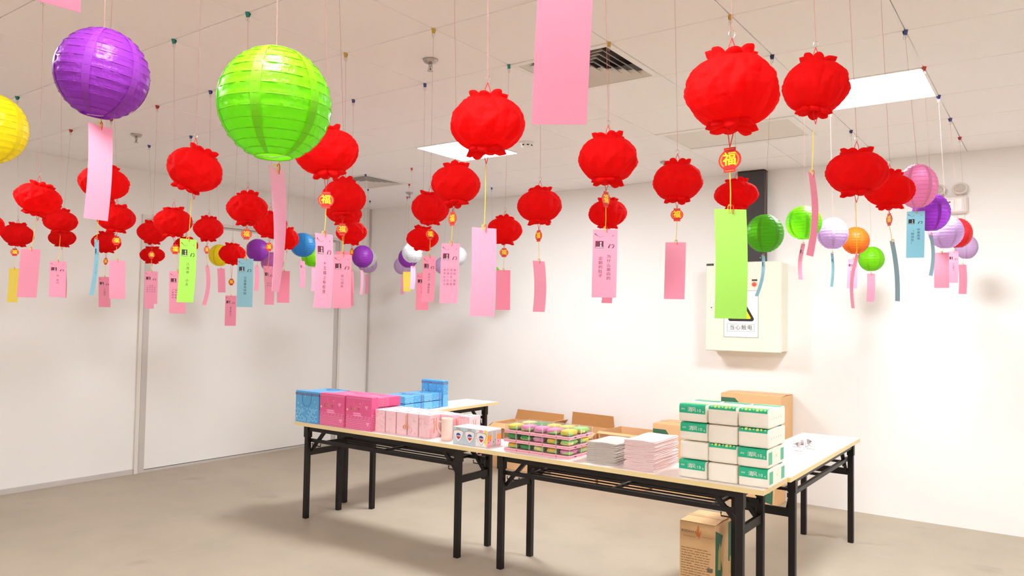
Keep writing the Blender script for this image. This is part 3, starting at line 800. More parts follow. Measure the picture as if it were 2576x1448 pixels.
def pack(seed, kind, side):
    t = thing('tissue_pack', '', 'tissue pack')
    put('pack_body', pmes[seed % 3], t)
    x1 = PW_*.475
    if kind == 'label':
        strip('green_label', strip_path(.046, -PD_/2+.05), -x1, x1, m_tisg, t)
        a = MB(); a.chars('清风', (-.012, yF-.0004, .064), .026, XZ, .021); a.chars('超值', (-.055, yF-.0004, .066), .009, XZ, .010); a.build('brand_lettering', m_wprint, t)
        MB().chars('10', (.030, yF-.0004, .062), .022, XZ, .013).chars('包', (.060, yF-.0004, .057), .011, XZ).build('count_lettering', m_wprint, t)
    elif kind == 'edge':
        strip('green_edge', strip_path(.076, -PD_/2+.05), -x1, x1, m_tisg, t)
        b = MB()
        for k in range(7):
            w_ = .007+.003*((k*5) % 3); b.disc((-.055+k*.019, -PD_/2+.003, PH_-.002+.001*(k % 2)), .0045+.0018*((k*5) % 3), 8, (Vector((1, 0, 0)), Vector((0, .6, .8))))
        b.build('wavy_print', m_tisl, t)
    strip('top_band', [(-PD_/2+.052, PH_+.0007), (-PD_/2+.09, PH_+.0007)], -x1, x1, m_tisl, t)
    strip('rear_band', [(PD_/2-.09, PH_+.0007), (PD_/2-.03, PH_+.0007)], -x1, x1, m_tisg, t)
    if side:
        X = PW_/2+.0006
        for a, b in ((-PD_/2+.018, -PD_/2+.075), (PD_/2-.075, PD_/2-.02)):
            MB().quad((X, a, .016), (X, b, .016), (X, b, PH_-.016), (X, a, PH_-.016)).build('side_label', m_tisg, t)
        MB().star((X+.0002, 0, .05), .012, YZ).build('side_mark', m_tisl, t)
    else:
        X = PW_/2+.0006; q = MB()
        for k in range(5): q.add([(X, -.1+k*.04, .042), (X, -.09+k*.04, .042), (X, -.095+k*.04, .056)], [(0, 1, 2)])
        q.build('side_mark', M('faint_rose_print', (226, 190, 180), .6), t)
    return t
KIND = [['label', 'plain', 'label'], ['plain', 'edge', 'label'], ['label', 'plain', 'edge'], ['label', 'edge', 'edge']]
OFF = [(-.004, 0, .002), (.002, .0, .0), (-.001, .001, .002), (-.005, -.002, .0)]
RN = ('bottom', 'second', 'third', 'top')
for r in range(4):
    for c in range(3):
        t = pack(r*3+c, KIND[r][c], c == 2 and r < 2)
        t.location = (-1.545+c*.1555+OFF[r][c], 3.925+(.004*((r+c) % 3)), zt+r*(PH_+.0045)); t['group'] = 'tissue packs'
        t['label'] = f'{("green labelled", "white", "green edged")[("label", "plain", "edge").index(KIND[r][c])]} tissue pack in the {RN[r]} layer, {("beside the pink towels", "middle of the row", "at the table end")[c]}'

# ------------------------------------------------------------------ clips and keys on the right hand table
m_clipsil = M('silver_clip', (196, 184, 184), 0.3, 0.05, metal=0.5)
m_wire = M('wire_steel', (205, 200, 198), 0.25, 0.02, metal=0.8)
def clip_parts(t, mat, s_=1.0):
    a = .012*s_; b = .014*s_; e = .0012*s_; w_ = .016*s_
    m = MB(); m.prism([(-b, 0), (-b+e, 0), (-.001, a*1.6-e), (.001, a*1.6-e), (b-e, 0), (b, 0), (.002, a*1.6+e), (-.002, a*1.6+e)], 'x', -w_/2, w_/2)
    m.build('clip_jaw', mat, t)
    MB().box(-w_/2, w_/2, -b, b, -.001*s_, .001*s_).build('clip_back', mat, t)
    for q in (-1, 1):
        MB().tube([(-w_*.3, q*.002, a*1.6), (-w_*.38, q*.006*s_, a*2.4), (-w_*.2, q*.010*s_, a*3.3), (w_*.2, q*.010*s_, a*3.3), (w_*.38, q*.006*s_, a*2.4), (w_*.3, q*.002, a*1.6)], .0008*s_, 5).build('wire_arm', m_wire, t)
kx, ky = at(2025, 1124, 1).to_tuple()[:2]
def on_table(px, py, z=TT):
    d = ray(px, py); k = (z+.0005-CZ)/d.z; return d.x*k, d.y*k
for n_, (px, py, a, tl) in enumerate(((2018, 1118, .3, 1.4), (2026, 1126, 1.9, 1.5), (2033, 1119, 2.7, 1.45), (2010, 1128, 4.2, 1.5))):
    x, y = on_table(px, py)
    t = thing('binder_clip', 'silver binder clip in the small heap on the bare table', 'binder clip', (x, y, TT+.016+.004*n_), (tl, 0, a), 'silver clips on the bare table')
    clip_parts(t, m_clipsil, 1.15)
for n_, (px, py, a) in enumerate(((2000, 1116, .2), (1998, 1123, -.1), (2003, 1133, -.5), (2046, 1130, 2.9))):
    x, y = on_table(px, py)
    k = thing('key', 'small metal key fanned out beside the heap of clips' if n_ < 3 else 'greenish metal key pointing away from the heap of clips', 'key', (x, y, TT+.0008), (0, 0, a), 'keys on the bare table')
    mm = m_clipsil if n_ < 3 else M('greenish_brass', (180, 205, 180), .35, .03, metal=.3)
    MB().lathe([(.004, 0), (.011, 0), (.011, .002), (.004, .002)], 14).build('key_bow', mm, k)
    MB().box(.009, .045, -.003, .003, 0, .002).box(.03, .034, -.006, -.003, 0, .002).box(.038, .042, -.005, -.003, 0, .002).build('key_blade', mm, k)
t = thing('binder_clip', 'pink binder clip gripping the frame under the table by its wire arms', 'binder clip', (-3.225, 4.128, .60), (0, 0, .1)); clip_parts(t, M('raspberry_clip', (196, 60, 100), .4), 1.2)

# ------------------------------------------------------------------ cardboard boxes
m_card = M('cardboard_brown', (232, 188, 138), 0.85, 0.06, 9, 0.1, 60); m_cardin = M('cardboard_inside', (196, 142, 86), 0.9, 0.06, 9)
m_cardg = M('carton_green', (56, 110, 84), 0.6, 0.05); m_carty = M('carton_olive', (196, 176, 100), 0.6, 0.05); m_cardt = M('carton_text', (150, 110, 60), 0.7)
m_tape = M('packing_tape', (206, 160, 110), 0.25, 0.05)
m_cardr = M('carton_orange_mark', (226, 130, 60), 0.7)
def carton(name, label, loc, rot, w, d, h, face='A', grp='cardboard cartons'):
    t = thing(name, label, 'cardboard box', loc, (0, 0, rot), grp)
    MB().cbox(-w/2, w/2, -d/2, d/2, 0, h, .003).build('carton_body', m_card, t)
    for s_ in (-1, 1):
        m = MB(); m.add([(-w/2+.002, s_*(d/2-.002), h+.001), (w/2-.002, s_*(d/2-.002), h+.001), (w/2-.004, s_*.002, h+.006), (-w/2+.004, s_*.002, h+.006), (-w/2+.002, s_*(d/2-.002), h+.004), (w/2-.002, s_*(d/2-.002), h+.004), (w/2-.004, s_*.002, h+.009), (-w/2+.004, s_*.002, h+.009)],
                        [(0, 1, 2, 3), (7, 6, 5, 4), (0, 4, 5, 1), (1, 5, 6, 2), (2, 6, 7, 3), (3, 7, 4, 0)])
        m.build('top_flap', m_card, t)
    MB().box(-w/2-.001, w/2+.001, -.022, .022, h+.0088, h+.0096).build('tape_strip', m_tape, t)
    y = -d/2-.0008
    if face == 'A':      # green corner, white slip, olive leaf
        a = MB(); a.add([(x*w, y, z*h) for x, z in ((-.495, .62), (-.30, .62), (-.22, .72), (-.20, .86), (-.26, .93), (-.495, .93))], [tuple(range(6))]); a.build('green_print', m_cardg, t)
        MB().quad((-.42*w, y-.0004, .55*h), (-.12*w, y-.0004, .55*h), (-.12*w, y-.0004, .77*h), (-.42*w, y-.0004, .77*h)).build('paper_label', m_paper, t)
        a = MB(); a.add([(x*w, y, z*h) for x, z in ((.30, .10), (.47, .06), (.49, .7), (.40, .62), (.30, .4))], [tuple(range(5))]); a.build('green_print', m_cardg, t)
        a = MB(); a.add([((.40+.06*math.cos(k*PI/5))*w, y-.0004, (.34+.09*math.sin(k*PI/5))*h) for k in range(10)], [tuple(range(10))]); a.build('fruit_print', m_carty, t)
        MB().chars('----', (.05*w, y-.0002, .62*h), .03, XZ, .011).build('carton_lettering', m_cardt, t)
        a = MB(); a.chars('----', (-.02*w, 0, 0), .05, XY, .045); a.map(lambda p: Vector((p.x, p.y-.08, h+.0062+.0045*(1-abs(p.y-.08)/(d/2))))); a.build('carton_lettering', m_cardt, t)
    else:                # lines of print, green side
        MB().chars('BOZDBAKE', (-.42*w, y, .86*h), .018, XZ, .0115).build('carton_lettering', M('carton_ink', (110, 90, 60), .7), t)
        MB().chars('-'*12, (-.38*w, y, .79*h), .022, XZ, .0066).chars('-'*8, (.14*w, y, .81*h), .024, XZ, .0080).build('carton_lettering', m_cardt, t)
        a = MB(); rr = random.Random(5)
        for k in range(24):
            z = .60*h-k*.0145
            if z < .02: break
            x = -.45*w; 
            while x < .30*w:
                l_ = rr.uniform(.04, .16)*w; a.quad((x, y, z), (x+l_, y, z), (x+l_, y, z+.004), (x, y, z+.004)); x += l_+.02*w
                if -.15*w < x < -.08*w: x = -.07*w
        a.build('print_lines', m_cardt, t)
        MB().quad((.28*w, y-.0003, .30*h), (.44*w, y-.0003, .30*h), (.44*w, y-.0003, .36*h), (.28*w, y-.0003, .36*h)).build('batch_stamp', M('stamp_grey', (120, 112, 92), .7), t)
        a = MB(); a.add([(x*w, y-.0003, z*h) for x, z in ((-.04, .84), (.02, .97), (.05, .97), (.06, .86), (.12, .90), (.06, .76), (.03, .80), (.0, .80))], [tuple(range(8))]); a.build('tape_residue', m_cardr, t)
        X = w/2+.0008
        a = MB()
        a.add([(X, yy*d, z*h) for yy, z in ((-.49, .02), (-.2, .02), (-.12, .3), (-.25, .55), (-.1, .80), (-.49, .93))], [tuple(range(6))]); a.add([(X, yy*d, z*h) for yy, z in ((.20, .35), (.44, .30), (.44, .95), (.20, .95))], [(0, 1, 2, 3)]); a.build('green_print', m_cardg, t)
        a = MB(); a.add([(X+.0003, yy*d, z*h) for yy, z in ((-.36, .32), (-.22, .30), (-.18, .55), (-.26, .72), (-.34, .6))], [tuple(range(5))]); a.add([(X+.0003, yy*d, z*h) for yy, z in ((.26, .12), (.42, .16), (.40, .42), (.28, .40))], [(0, 1, 2, 3)]); a.build('leaf_print', m_carty, t)
    return t
def open_carton(label, loc, rot, w, d, h, flaps):
    t = thing('open_carton', label, 'cardboard box', loc, (0, 0, rot), 'cardboard cartons'); e = .005
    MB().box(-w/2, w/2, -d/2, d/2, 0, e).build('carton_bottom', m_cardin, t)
    for (a, b, c, d_) in ((-w/2, w/2, -d/2, -d/2+e), (-w/2, w/2, d/2-e, d/2), (-w/2, -w/2+e, -d/2+e, d/2-e), (w/2-e, w/2, -d/2+e, d/2-e)):
        MB().box(a, b, c, d_, e, h).build('carton_side', m_card, t)
    for (side, ang, L_) in flaps:             # ang: 0 level outward, 90 straight up
        a = math.radians(ang); c, s_ = math.cos(a), math.sin(a)
        if side in 'fb':
            q = -1 if side == 'f' else 1
            P = [(-w/2+.003, q*d/2, h), (w/2-.003, q*d/2, h), (w/2-.02, q*(d/2+L_*c), h+L_*s_), (-w/2+.012, q*(d/2+L_*c*.96), h+L_*s_*1.05)]
        else:
            q = -1 if side == 'l' else 1
            P = [(q*w/2, -d/2+.003, h), (q*w/2, d/2-.003, h), (q*(w/2+L_*c), d/2-.02, h+L_*s_), (q*(w/2+L_*c*.96), -d/2+.012, h+L_*s_*1.05)]
        P = [Vector(p) for p in P]; nn = (P[1]-P[0]).cross(P[3]-P[0]).normalized()*.0045
        m = MB(); m.add(P+[p+nn for p in P], [(0, 1, 2, 3), (7, 6, 5, 4), (0, 4, 5, 1), (1, 5, 6, 2), (2, 6, 7, 3), (3, 7, 4, 0)])
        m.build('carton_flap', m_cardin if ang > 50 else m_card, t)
    return t
open_carton('open brown cardboard carton with flaps spread, behind the clear towel boxes', (-4.42, 6.46, 0), -.02, .62, .38, .455, (('f', -20, .10), ('b', 70, .10), ('l', -30, .08), ('r', 42, .09)))
open_carton('open brown cardboard carton with one tall rear flap standing up, behind the grey towels', (-3.755, 6.44, 0), -.02, .50, .36, .47, (('f', -35, .08), ('b', 88, .12)))
open_carton('open brown cardboard carton with an empty lit inside, behind the pink towels', (-3.235, 6.43, 0), -.02, .45, .42, .50, (('f', -10, .06),))
carton('carton', 'brown carton with green corner and white paper label beside the open carton', (-2.70, 6.50, 0), 0, .53, .36, .605)
carton('carton', 'brown carton on the floor beneath the carton behind the tissue packs', (-2.165, 6.56, 0), 0, .52, .32, .462)
carton('carton', 'brown carton stacked on another behind the tissue packs', (-2.10, 6.545, .474), 0, .51, .34, .445)
carton('carton', 'brown carton covered in fine print standing under the tissue pack table', (-1.69, 4.36, 0), 0, .215, .30, .375, 'B')

# ------------------------------------------------------------------ hanging lanterns, clips and riddle slips
def honeycomb(seed):
    """red honeycomb tissue lantern: flattened pleated globe with a scalloped collar above and below; unit width 1"""
    rr = random.Random(seed); n_lobe = 8; per = 12; n = n_lobe*per
    prof = [(.02, .375), (.13, .385), (.225, .415), (.275, .40), (.262, .355), (.235, .325), (.31, .295), (.385, .24), (.45, .16), (.488, .075), (.50, 0), (.488, -.08), (.45, -.165), (.385, -.245), (.31, -.30), (.235, -.33), (.255, -.36), (.275, -.405), (.225, -.42), (.13, -.39), (.02, -.38)]
    amp = [.0, .10, .20, .22, .16, .10, .06, .04, .032, .028, .026, .028, .032, .04, .06, .10, .16, .22, .20, .10, 0]
    ph = [rr.uniform(0, 6.28) for _ in range(6)]; la = [rr.uniform(.75, 1.25) for _ in range(n_lobe)]; lz = [rr.uniform(-.03, .03) for _ in range(n_lobe)]
    n = 144; per = n//n_lobe; rows = []
    for q in range(len(prof)-1):             # finer rows over the globe itself
        sub_ = 3 if 5 <= q <= 14 else 1
        for e in range(sub_):
            u_ = e/sub_; rows.append((prof[q][0]*(1-u_)+prof[q+1][0]*u_+.010*math.sin(PI*u_)*(sub_ > 1), prof[q][1]*(1-u_)+prof[q+1][1]*u_, amp[q]*(1-u_)+amp[q+1]*u_))
    rows.append((*prof[-1], amp[-1])); prof = rows
    tri_ = lambda x: 1-abs(2*(x-math.floor(x))-1)
    vs = []; fs = []
    for (r, z, am) in rows:
        glob = max(0, 1-(abs(z)/.33)**4)      # leaves of tissue glued in diamonds show on the globe
        for k in range(n):
            th = 2*PI*k/n; s_ = (k % per)/per; lb = k//per
            w = abs(math.sin(PI*s_))**.7
            tw = .10*math.sin(z*7+ph[0])
            c_ = th*9/(2*PI)+.12*math.sin(2*th+ph[5]); dz = (z+.34)*1.75+.25*math.sin(z*5+ph[1])
            cell = max(tri_(c_+dz), tri_(c_-dz)**.8)
            q = r*(1-am*la[lb]*(1-w)*(1-.7*glob)-.12*glob*(1-cell)+.02*math.sin(2*th+ph[2])+.016*math.sin(3*th+ph[3]+z*4))
            zz = z+lz[lb]*w*(abs(z) > .33)+.012*math.sin(3*th+ph[4])-(.045*(1-w) if abs(z) > .38 and r > .1 else 0)*(1 if z > 0 else -1)
            vs.append((q*math.cos(th+tw), q*math.sin(th+tw), zz))
    m_ = len(prof)
    for i in range(m_-1):
        for k in range(n): fs.append((i*n+k, (i+1)*n+k, (i+1)*n+(k+1) % n, i*n+(k+1) % n))
    m = MB(); m.add(vs, fs); return m
m_red_t = M('red_tissue', (230, 8, 10), 0.8, 0.16, 5, 0.5, 7, transl=0.5, tr_c=(255, 30, 20), spec=0.2)
m_red_in = M('deep_red_tissue', (150, 0, 6), 0.9, 0.05, transl=0.3, spec=0.1)
HME = [honeycomb(s_).mesh('honeycomb_body', m_red_t, True) for s_ in range(5)]
PC = {'purple': (170, 64, 200), 'lime': (146, 236, 20), 'green': (104, 205, 24), 'yellow': (252, 238, 30), 'blue': (58, 160, 226), 'pink': (246, 168, 214), 'white': (238, 240, 244),
      'lavender': (224, 196, 236), 'orange': (246, 140, 40), 'red': (238, 50, 60), 'orchid': (216, 124, 206)}
def globe(col, seed):
    m_ = M('lantern_paper_'+col, PC[col], 0.32, 0.05, 14, 0.3, 16, transl=0.5, spec=0.5); n = 32; ring = 13; m = MB(); vs = []; fs = []; sub = 3; rr = random.Random(seed)
    th0, th1 = .30, PI-.34; tot = ring*sub
    for b in range(tot+1):
        th = th0+(th1-th0)*b/tot; s_ = (b % sub)/sub
        k = 1-.02*math.sin(PI*s_)
        for a in range(n):
            p = 2*PI*a/n; kk = k*(1+.006*math.sin(9*p+b*1.3+seed)+.004*math.sin(17*p+b*2.1)); vs.append((.5*kk*math.sin(th)*math.cos(p), .5*kk*math.sin(th)*math.sin(p), .5*kk*math.cos(th)))
    for b in range(tot):
        for a in range(n): fs.append((b*n+a, (b+1)*n+a, (b+1)*n+(a+1) % n, b*n+(a+1) % n))
    m.add(vs, fs); body = m.mesh('paper_shade', m_, True)
    s_ = MB(); P = []
    for b in range(tot+1):
        th = th0+(th1-th0)*b/tot
        for p in (-.09, 0, .09): P.append((.5015*math.sin(th)*math.cos(p), .5015*math.sin(th)*math.sin(p), .5015*math.cos(th)))
    s_.add(P, [(b*3+a, b*3+3+a, b*3+4+a, b*3+1+a) for b in range(tot) for a in range(2)]); seam = s_.mesh('seam_strip', M('lantern_seam_'+col, tuple(int(v*.91) for v in PC[col]), 0.4, 0.05, transl=0.3, spec=0.4), True)
    w_ = MB()
    for b in range(ring+1):
        th = th0+(th1-th0)*b/ring; r = .5*math.sin(th); z = .5*math.cos(th)
        w_.tube([(r*math.cos(2*PI*k/24), r*math.sin(2*PI*k/24), z) for k in range(24)], .0045, 4, True)
    wire = w_.mesh('wire_rib', MATS['lantern_seam_'+col])
    return body, seam, wire
GLO = {}
m_cordr = M('red_cord', (216, 40, 40), 0.6); m_string = M('pink_string', (200, 128, 120), 0.7); m_cordy = M('yellow_cord', (236, 200, 60), 0.6); m_ribb = M('red_ribbon', (214, 50, 50), 0.5)
m_pend = M('pendant_red', (214, 24, 24), 0.4, 0.03); m_pendo = M('pendant_orange', (244, 130, 40), 0.4); m_fu = M('pendant_gold', (252, 226, 20), 0.4)
def pendant_meshes():
    P = []
    for k in range(40):
        a = 2*PI*k/40; P.append((.5*math.cos(a), .44*math.sin(a)))
    P2 = [(x, z) if abs(z) < .40 else (x*1.0, z) for x, z in P]
    a = MB(); a.prism(P2, 'y', -.02, .02); a.box(-.26, .26, -.02, .02, .38, .52); a.box(-.26, .26, -.02, .02, -.52, -.38)
    b = MB()
    for s_ in (-1, 1):
        for q in (0, 1):
            Y = -.024 if s_ < 0 else .024
            Q = []
            for k in range(9):
                an = (-50+100*k/8)*PI/180+q*PI; Q.append((an))
            vs = [(r*math.cos(an), Y, r*.88*math.sin(an)) for an in Q for r in (.36, .43)]
            b.add(vs, [(2*k, 2*k+1, 2*k+3, 2*k+2) for k in range(8)])
        b.box(-.2, .2, min(Y, 0), max(Y, 0), .44, .465); b.box(-.2, .2, min(Y, 0), max(Y, 0), -.465, -.44)
    c = MB(); c.chars('福', (0, -.027, 0), .60, XZ)
    c.chars('福', (.018, -.0265, 0), .60, XZ); c.chars('福', (-.018, -.0262, 0.01), .60, XZ); c.chars('福', (0, -.0258, .02), .60, XZ)
    v0 = len(c.v); c.v += [(-x, -y, z) for x, y, z in c.v]; c.f += [tuple(i+v0 for i in f) for f in list(c.f)]
    return a.mesh('pendant_plate', m_pend), b.mesh('pendant_ring', m_pendo), c.mesh('fortune_character', m_fu)
PEND = pendant_meshes()
m_hook = M('hook_wire', (214, 208, 204), 0.2, 0.02, metal=0.7)
CLIPC = {'teal': M('clip_teal', (40, 140, 130), .4), 'blue': M('clip_blue', (70, 84, 150), .4), 'yellow': M('clip_yellow', (206, 176, 80), .4), 'red': M('clip_red', (196, 60, 60), .4), 'navy': M('clip_navy', (40, 48, 100), .4)}
_protoclip = {}
def clip(x, y, col, label):
    t = thing('binder_clip', label, 'binder clip', (x, y, HC-.001), (PI, 0, .55), 'binder clips at the ceiling joints')
    if col not in _protoclip:
        clip_parts(t, CLIPC[col], .95); _protoclip[col] = t
        for c in t.children: c.rotation_euler = (0, 0, 0)
    else:
        for ch in _protoclip[col].children: put(ch.name.split('.')[0], ch.data, t)
    return t

LAN = {}
UP = Vector((0, 0, 1))
RH = Vector((VR.x, VR.y, 0)).normalized(); FH = Vector((VF.x, VF.y, 0)).normalized()
def depth(i, j, cx, cy):
    x, y = node(i, j); d = ray(cx, cy); return (x*d.x+y*d.y)/(d.x**2+d.y**2)
def clip_col(i, j):
    if j <= -2: return 'teal' if j == -2 else 'yellow'
    if j == -1: return 'yellow' if i > 0 else ('blue' if i in (-1, 0) else 'red')
    if j == 0: return {3: 'yellow', 4: 'yellow', 2: 'teal', 5: 'yellow'}.get(i, 'blue')
    return ('blue', 'red', 'navy')[(i+j) % 3]
def lantern(key, i, j, cx, cy, w, h, kind, label, tilt=0, pend=None, cord=True, group=None):
    D = depth(i, j, cx, cy); c = at(cx, cy, D)
    d = ray(cx, cy); cosf = 1/d.length
    wid = w*D/F_PX*cosf; hei = h*D/F_PX
    cat = 'lantern'
    t = thing('honeycomb_lantern' if kind == 'comb' else 'paper_lantern', label, cat, c, (0, 0, 0), group)
    LAN[key] = (D, c, t)
    sh = 0.045 if j <= -3 else (.03 if j == -2 else 0)
    nx, ny = node(i, j); nx += sh
    if kind == 'comb':
        zh = hei/.85; tl = Matrix.Rotation(math.radians(tilt), 4, VF) if tilt else Matrix.Identity(4)
        k = abs(hash_(key))
        b = put('honeycomb_body', HME[k % 5], t)
        b.matrix_local = tl @ Matrix.Rotation(k*.7, 4, 'Z') @ Matrix.Diagonal((wid, wid, zh, 1))
        topz = hei*.44
        hk = topz+max(.028, .035)
        lp = MB()
        for s_ in (-1, 1): lp.tube([RH*(s_*wid*.05)+UP*(topz-.015), RH*(s_*wid*.03)+UP*(topz+.02), UP*hk], .0011, 5)
        lp.build('hanging_loop', m_cordr, t)
        MB().tube([UP*hk+RH*(.006*math.sin(q*.7))+UP*(.008-.008*math.cos(q*.7)) for q in range(8)], .0007, 5).build('wire_hook', m_hook, t)
        s_top = UP*(hk+.012)
        bz = -hei*.44
        if pend:
            pc = at(pend[0], pend[1], D)-c
            lb = MB()
            for s_ in (-1, 1): lb.tube([RH*(s_*wid*.05)+UP*(bz+.012), pc+UP*.024], .001, 5)
            lb.build('lower_loop', m_cordr, t)
            ps = .046; pw = min(1.0, max(.3, pend[2]*D/F_PX*cosf/ps)); yaw = math.acos(pw)*(1 if k % 2 else -1)
            pl = put('pendant', PEND[0], t, pc, (0, 0, math.atan2(-d.x, d.y)+yaw), (ps,)*3)
            put('pendant_ring', PEND[1], pl); put('fortune_character', PEND[2], pl)
        elif cord:
            lb = MB(); e = UP*(bz-.03)
            for s_ in (-1, 1): lb.tube([RH*(s_*wid*.06)+UP*(bz+.012), e], .001, 5)
            lb.build('lower_loop', m_cordr, t)
    else:
        if kind not in GLO: GLO[kind] = globe(kind, len(GLO))
        bd, sm, wr = GLO[kind]; k = abs(hash_(key))
        tl = Matrix.Rotation(math.radians(tilt), 4, VF) if tilt else Matrix.Identity(4)
        sz = hei*.98
        b = put('paper_shade', bd, t); b.matrix_local = tl @ Matrix.Rotation(k*.9, 4, 'Z') @ Matrix.Diagonal((wid, wid, sz, 1))
        for q in range(6): put('seam_strip', sm, b, (0, 0, 0), (0, 0, q*PI/3))
        put('wire_rib', wr, b)
        s_top = UP*(sz*.47)
        MB().tube([RH*(-wid*.15)+UP*(sz*.465), UP*(sz*.44), RH*(wid*.15)+UP*(sz*.465)], .001, 5).build('wire_spreader', m_hook, t)
        MB().tube([RH*(-wid*.16)+UP*(-sz*.455), UP*(-sz*.475), RH*(wid*.16)+UP*(-sz*.455)], .001, 5).build('wire_spreader', m_hook, t)
    top = Vector((nx, ny, HC-.02))-c
    MB().tube([s_top, s_top*.5+top*.5, top], .0006, 5).build('hanging_string', m_string, t)
    return t
def hash_(k): return sum(ord(ch)*(i+3) for i, ch in enumerate(k))

# ---- riddle slips
SLC = {'pink': (254, 194, 218), 'rose': (248, 178, 202), 'green': (200, 246, 130), 'blue': (176, 220, 232), 'yellow': (246, 232, 120), 'pale': (250, 200, 224), 'slate': (170, 196, 206)}
def slip_mat(c): return M('slip_paper_'+c, SLC[c], 0.7, 0.02, 8, 0.0, transl=0.5, spec=0.2)
INKC = {'pink': (110, 30, 60), 'rose': (110, 30, 60), 'green': (60, 80, 30), 'blue': (40, 60, 66), 'yellow': (90, 80, 30), 'pale': (120, 50, 80), 'slate': (60, 70, 76)}
def slip(key, xt, yt, xb, yb, pw, col, label, text=None, bow=.006, twist=0.0, src=None, group=None, side=1, flat=False):
    D, c, lt = LAN[key]
    top = at(xt, yt, D); bot = at(xb, yb, D); L_ = (top-bot).length
    Wd = .063; app = pw*D/F_PX/ray(xt, yt).length*1.0
    cs = app/Wd
    if cs > 1: Wd = app; cs = 1
    cs = max(cs, .08); th = math.acos(min(1, cs))*side
    dn = (bot-top).normalized()
    _d = ray(xt, yt); FL = Vector((_d.x, _d.y, 0)).normalized(); RL = Vector((FL.y, -FL.x, 0))
    if flat: FL, RL = FH, RH
    t = thing('riddle_slip', label, 'paper slip', bot, (0, 0, 0), group)
    def pos(u, v, off=0.0):     # u across, v from 0 at the top to 1 at the bottom
        a = th+twist*(v-.5); wv = RL*math.cos(a)+FL*math.sin(a); nn = wv.cross(dn).normalized()
        if nn.dot(_d) > 0: nn = -nn
        return top-bot+(bot-top)*v+wv*u+nn*(bow*math.sin(PI*v)+off-.25*abs(bow)*v*v*2)
    hh = .0004; m = MB(); N = 10; vs = []; fs = []
    for o in (-hh, hh):
        for q in range(N+1):
            for u in (-Wd/2, Wd/2): vs.append(pos(u, q/N, o))
    K = 2*(N+1)
    for q in range(N):
        fs += [(2*q, 2*q+1, 2*q+3, 2*q+2), (K+2*q, K+2*q+2, K+2*q+3, K+2*q+1), (2*q, 2*q+2, K+2*q+2, K+2*q), (2*q+1, K+2*q+1, K+2*q+3, 2*q+3)]
    fs += [(0, K, K+1, 1), (2*N, 2*N+1, K+2*N+1, K+2*N)]
    m.add(vs, fs); m.build('slip_paper', slip_mat(col), t, False)
    s_ = Wd/.063; Ln = L_
    def place(mb, off): return mb.map(lambda p: pos(p.x*s_, min(.999, max(0, -p.y/.212)), off))
    if text:
        ink = M('slip_ink_'+col, INKC[col], 0.7)
        lt_ink = M('slip_faint_ink_'+col, tuple(int(a*.5+b*.5) for a, b in zip(INKC[col], SLC[col])), 0.7)
        e = MB(); e.quad((-.025, -.036, 0), (-.004, -.036, 0), (-.004, -.058, 0), (-.025, -.058, 0)); place(e, .0009).build('emblem_block', ink, t)
        e = MB()
        for (a, b, c_, d_) in ((-.0125, -.0095, -.039, -.045), (-.0125, -.0095, -.047, -.053), (-.0235, -.0055, -.0545, -.0565)): e.quad((a, c_, 0), (b, c_, 0), (b, d_, 0), (a, d_, 0))
        place(e, .0012).build('emblem_mark', M('slip_mark_'+col, tuple(min(255, int(v*.3+178)) for v in SLC[col]), .7), t)
        e = MB()
        def stroke(P, w0, w1):
            n = len(P); vs_ = []
            for q, (x, y) in enumerate(P):
                a_ = P[max(q-1, 0)]; b_ = P[min(q+1, n-1)]; tx, ty = b_[0]-a_[0], b_[1]-a_[1]; l_ = math.hypot(tx, ty) or 1; w_ = w0+(w1-w0)*q/(n-1); vs_ += [(x-ty/l_*w_, y+tx/l_*w_, 0), (x+ty/l_*w_, y-tx/l_*w_, 0)]
            e.add(vs_, [(2*q, 2*q+1, 2*q+3, 2*q+2) for q in range(n-1)])
        stroke([(.009, -.058), (.011, -.051), (.014, -.046)], .0018, .0009)
        stroke([(.016, -.048), (.021, -.047), (.023, -.051), (.021, -.056), (.018, -.058)], .0009, .0012)
        stroke([(-.027, -.013), (-.023, -.017), (-.019, -.020)], .0013, .0005)
        stroke([(-.019, -.020), (-.014, -.024), (-.008, -.022), (-.004, -.019)], .0004, .0003)
        stroke([(.018, -.020), (.022, -.018)], .0008, .0005)
        tag(place(e, .0009).build('brush_marks', ink, t), kind='stuff')
        e = MB(); 
        for (x, y, n_) in ((-.012, -.064, 4), (.006, -.064, 3), (-.012, -.186, 5)): e.chars('-'*n_, (x, y, 0), .006, XY, .005)
        for q in range(5): e.chars('-', (.026, -.075-q*.014, 0), .006, XY)
        tag(place(e, .0009).build('small_lettering', lt_ink, t), kind='stuff')
        e = MB(); cols = text.split('|'); n_ = len(cols); sz = .0115 if n_ < 3 else .0088; dx = .021 if n_ < 3 else .0115
        for q, cl in enumerate(cols):
            x = (q-(n_-1)/2)*dx; stp = min(.0135, .095/max(1, len(cl))) if n_ < 3 else .0125
            y0_ = -.085 if n_ < 3 else -.095
            e.chars(cl, (x, y0_-(.006 if q == 0 and n_ == 2 else 0), 0), sz, XY, 0, -stp)
        place(e, .0009).build('riddle_lettering', ink, t)
    # cord and ribbon up to the lantern
    if src is not None:
        a = at(src[0], src[1], D)-bot; b = pos(0, .035)
        MB().tube([a, a*.5+b*.5+RH*.001, b], .0011, 5).build('tie_cord', m_cordy, t)
    p0 = pos(.0, .02)
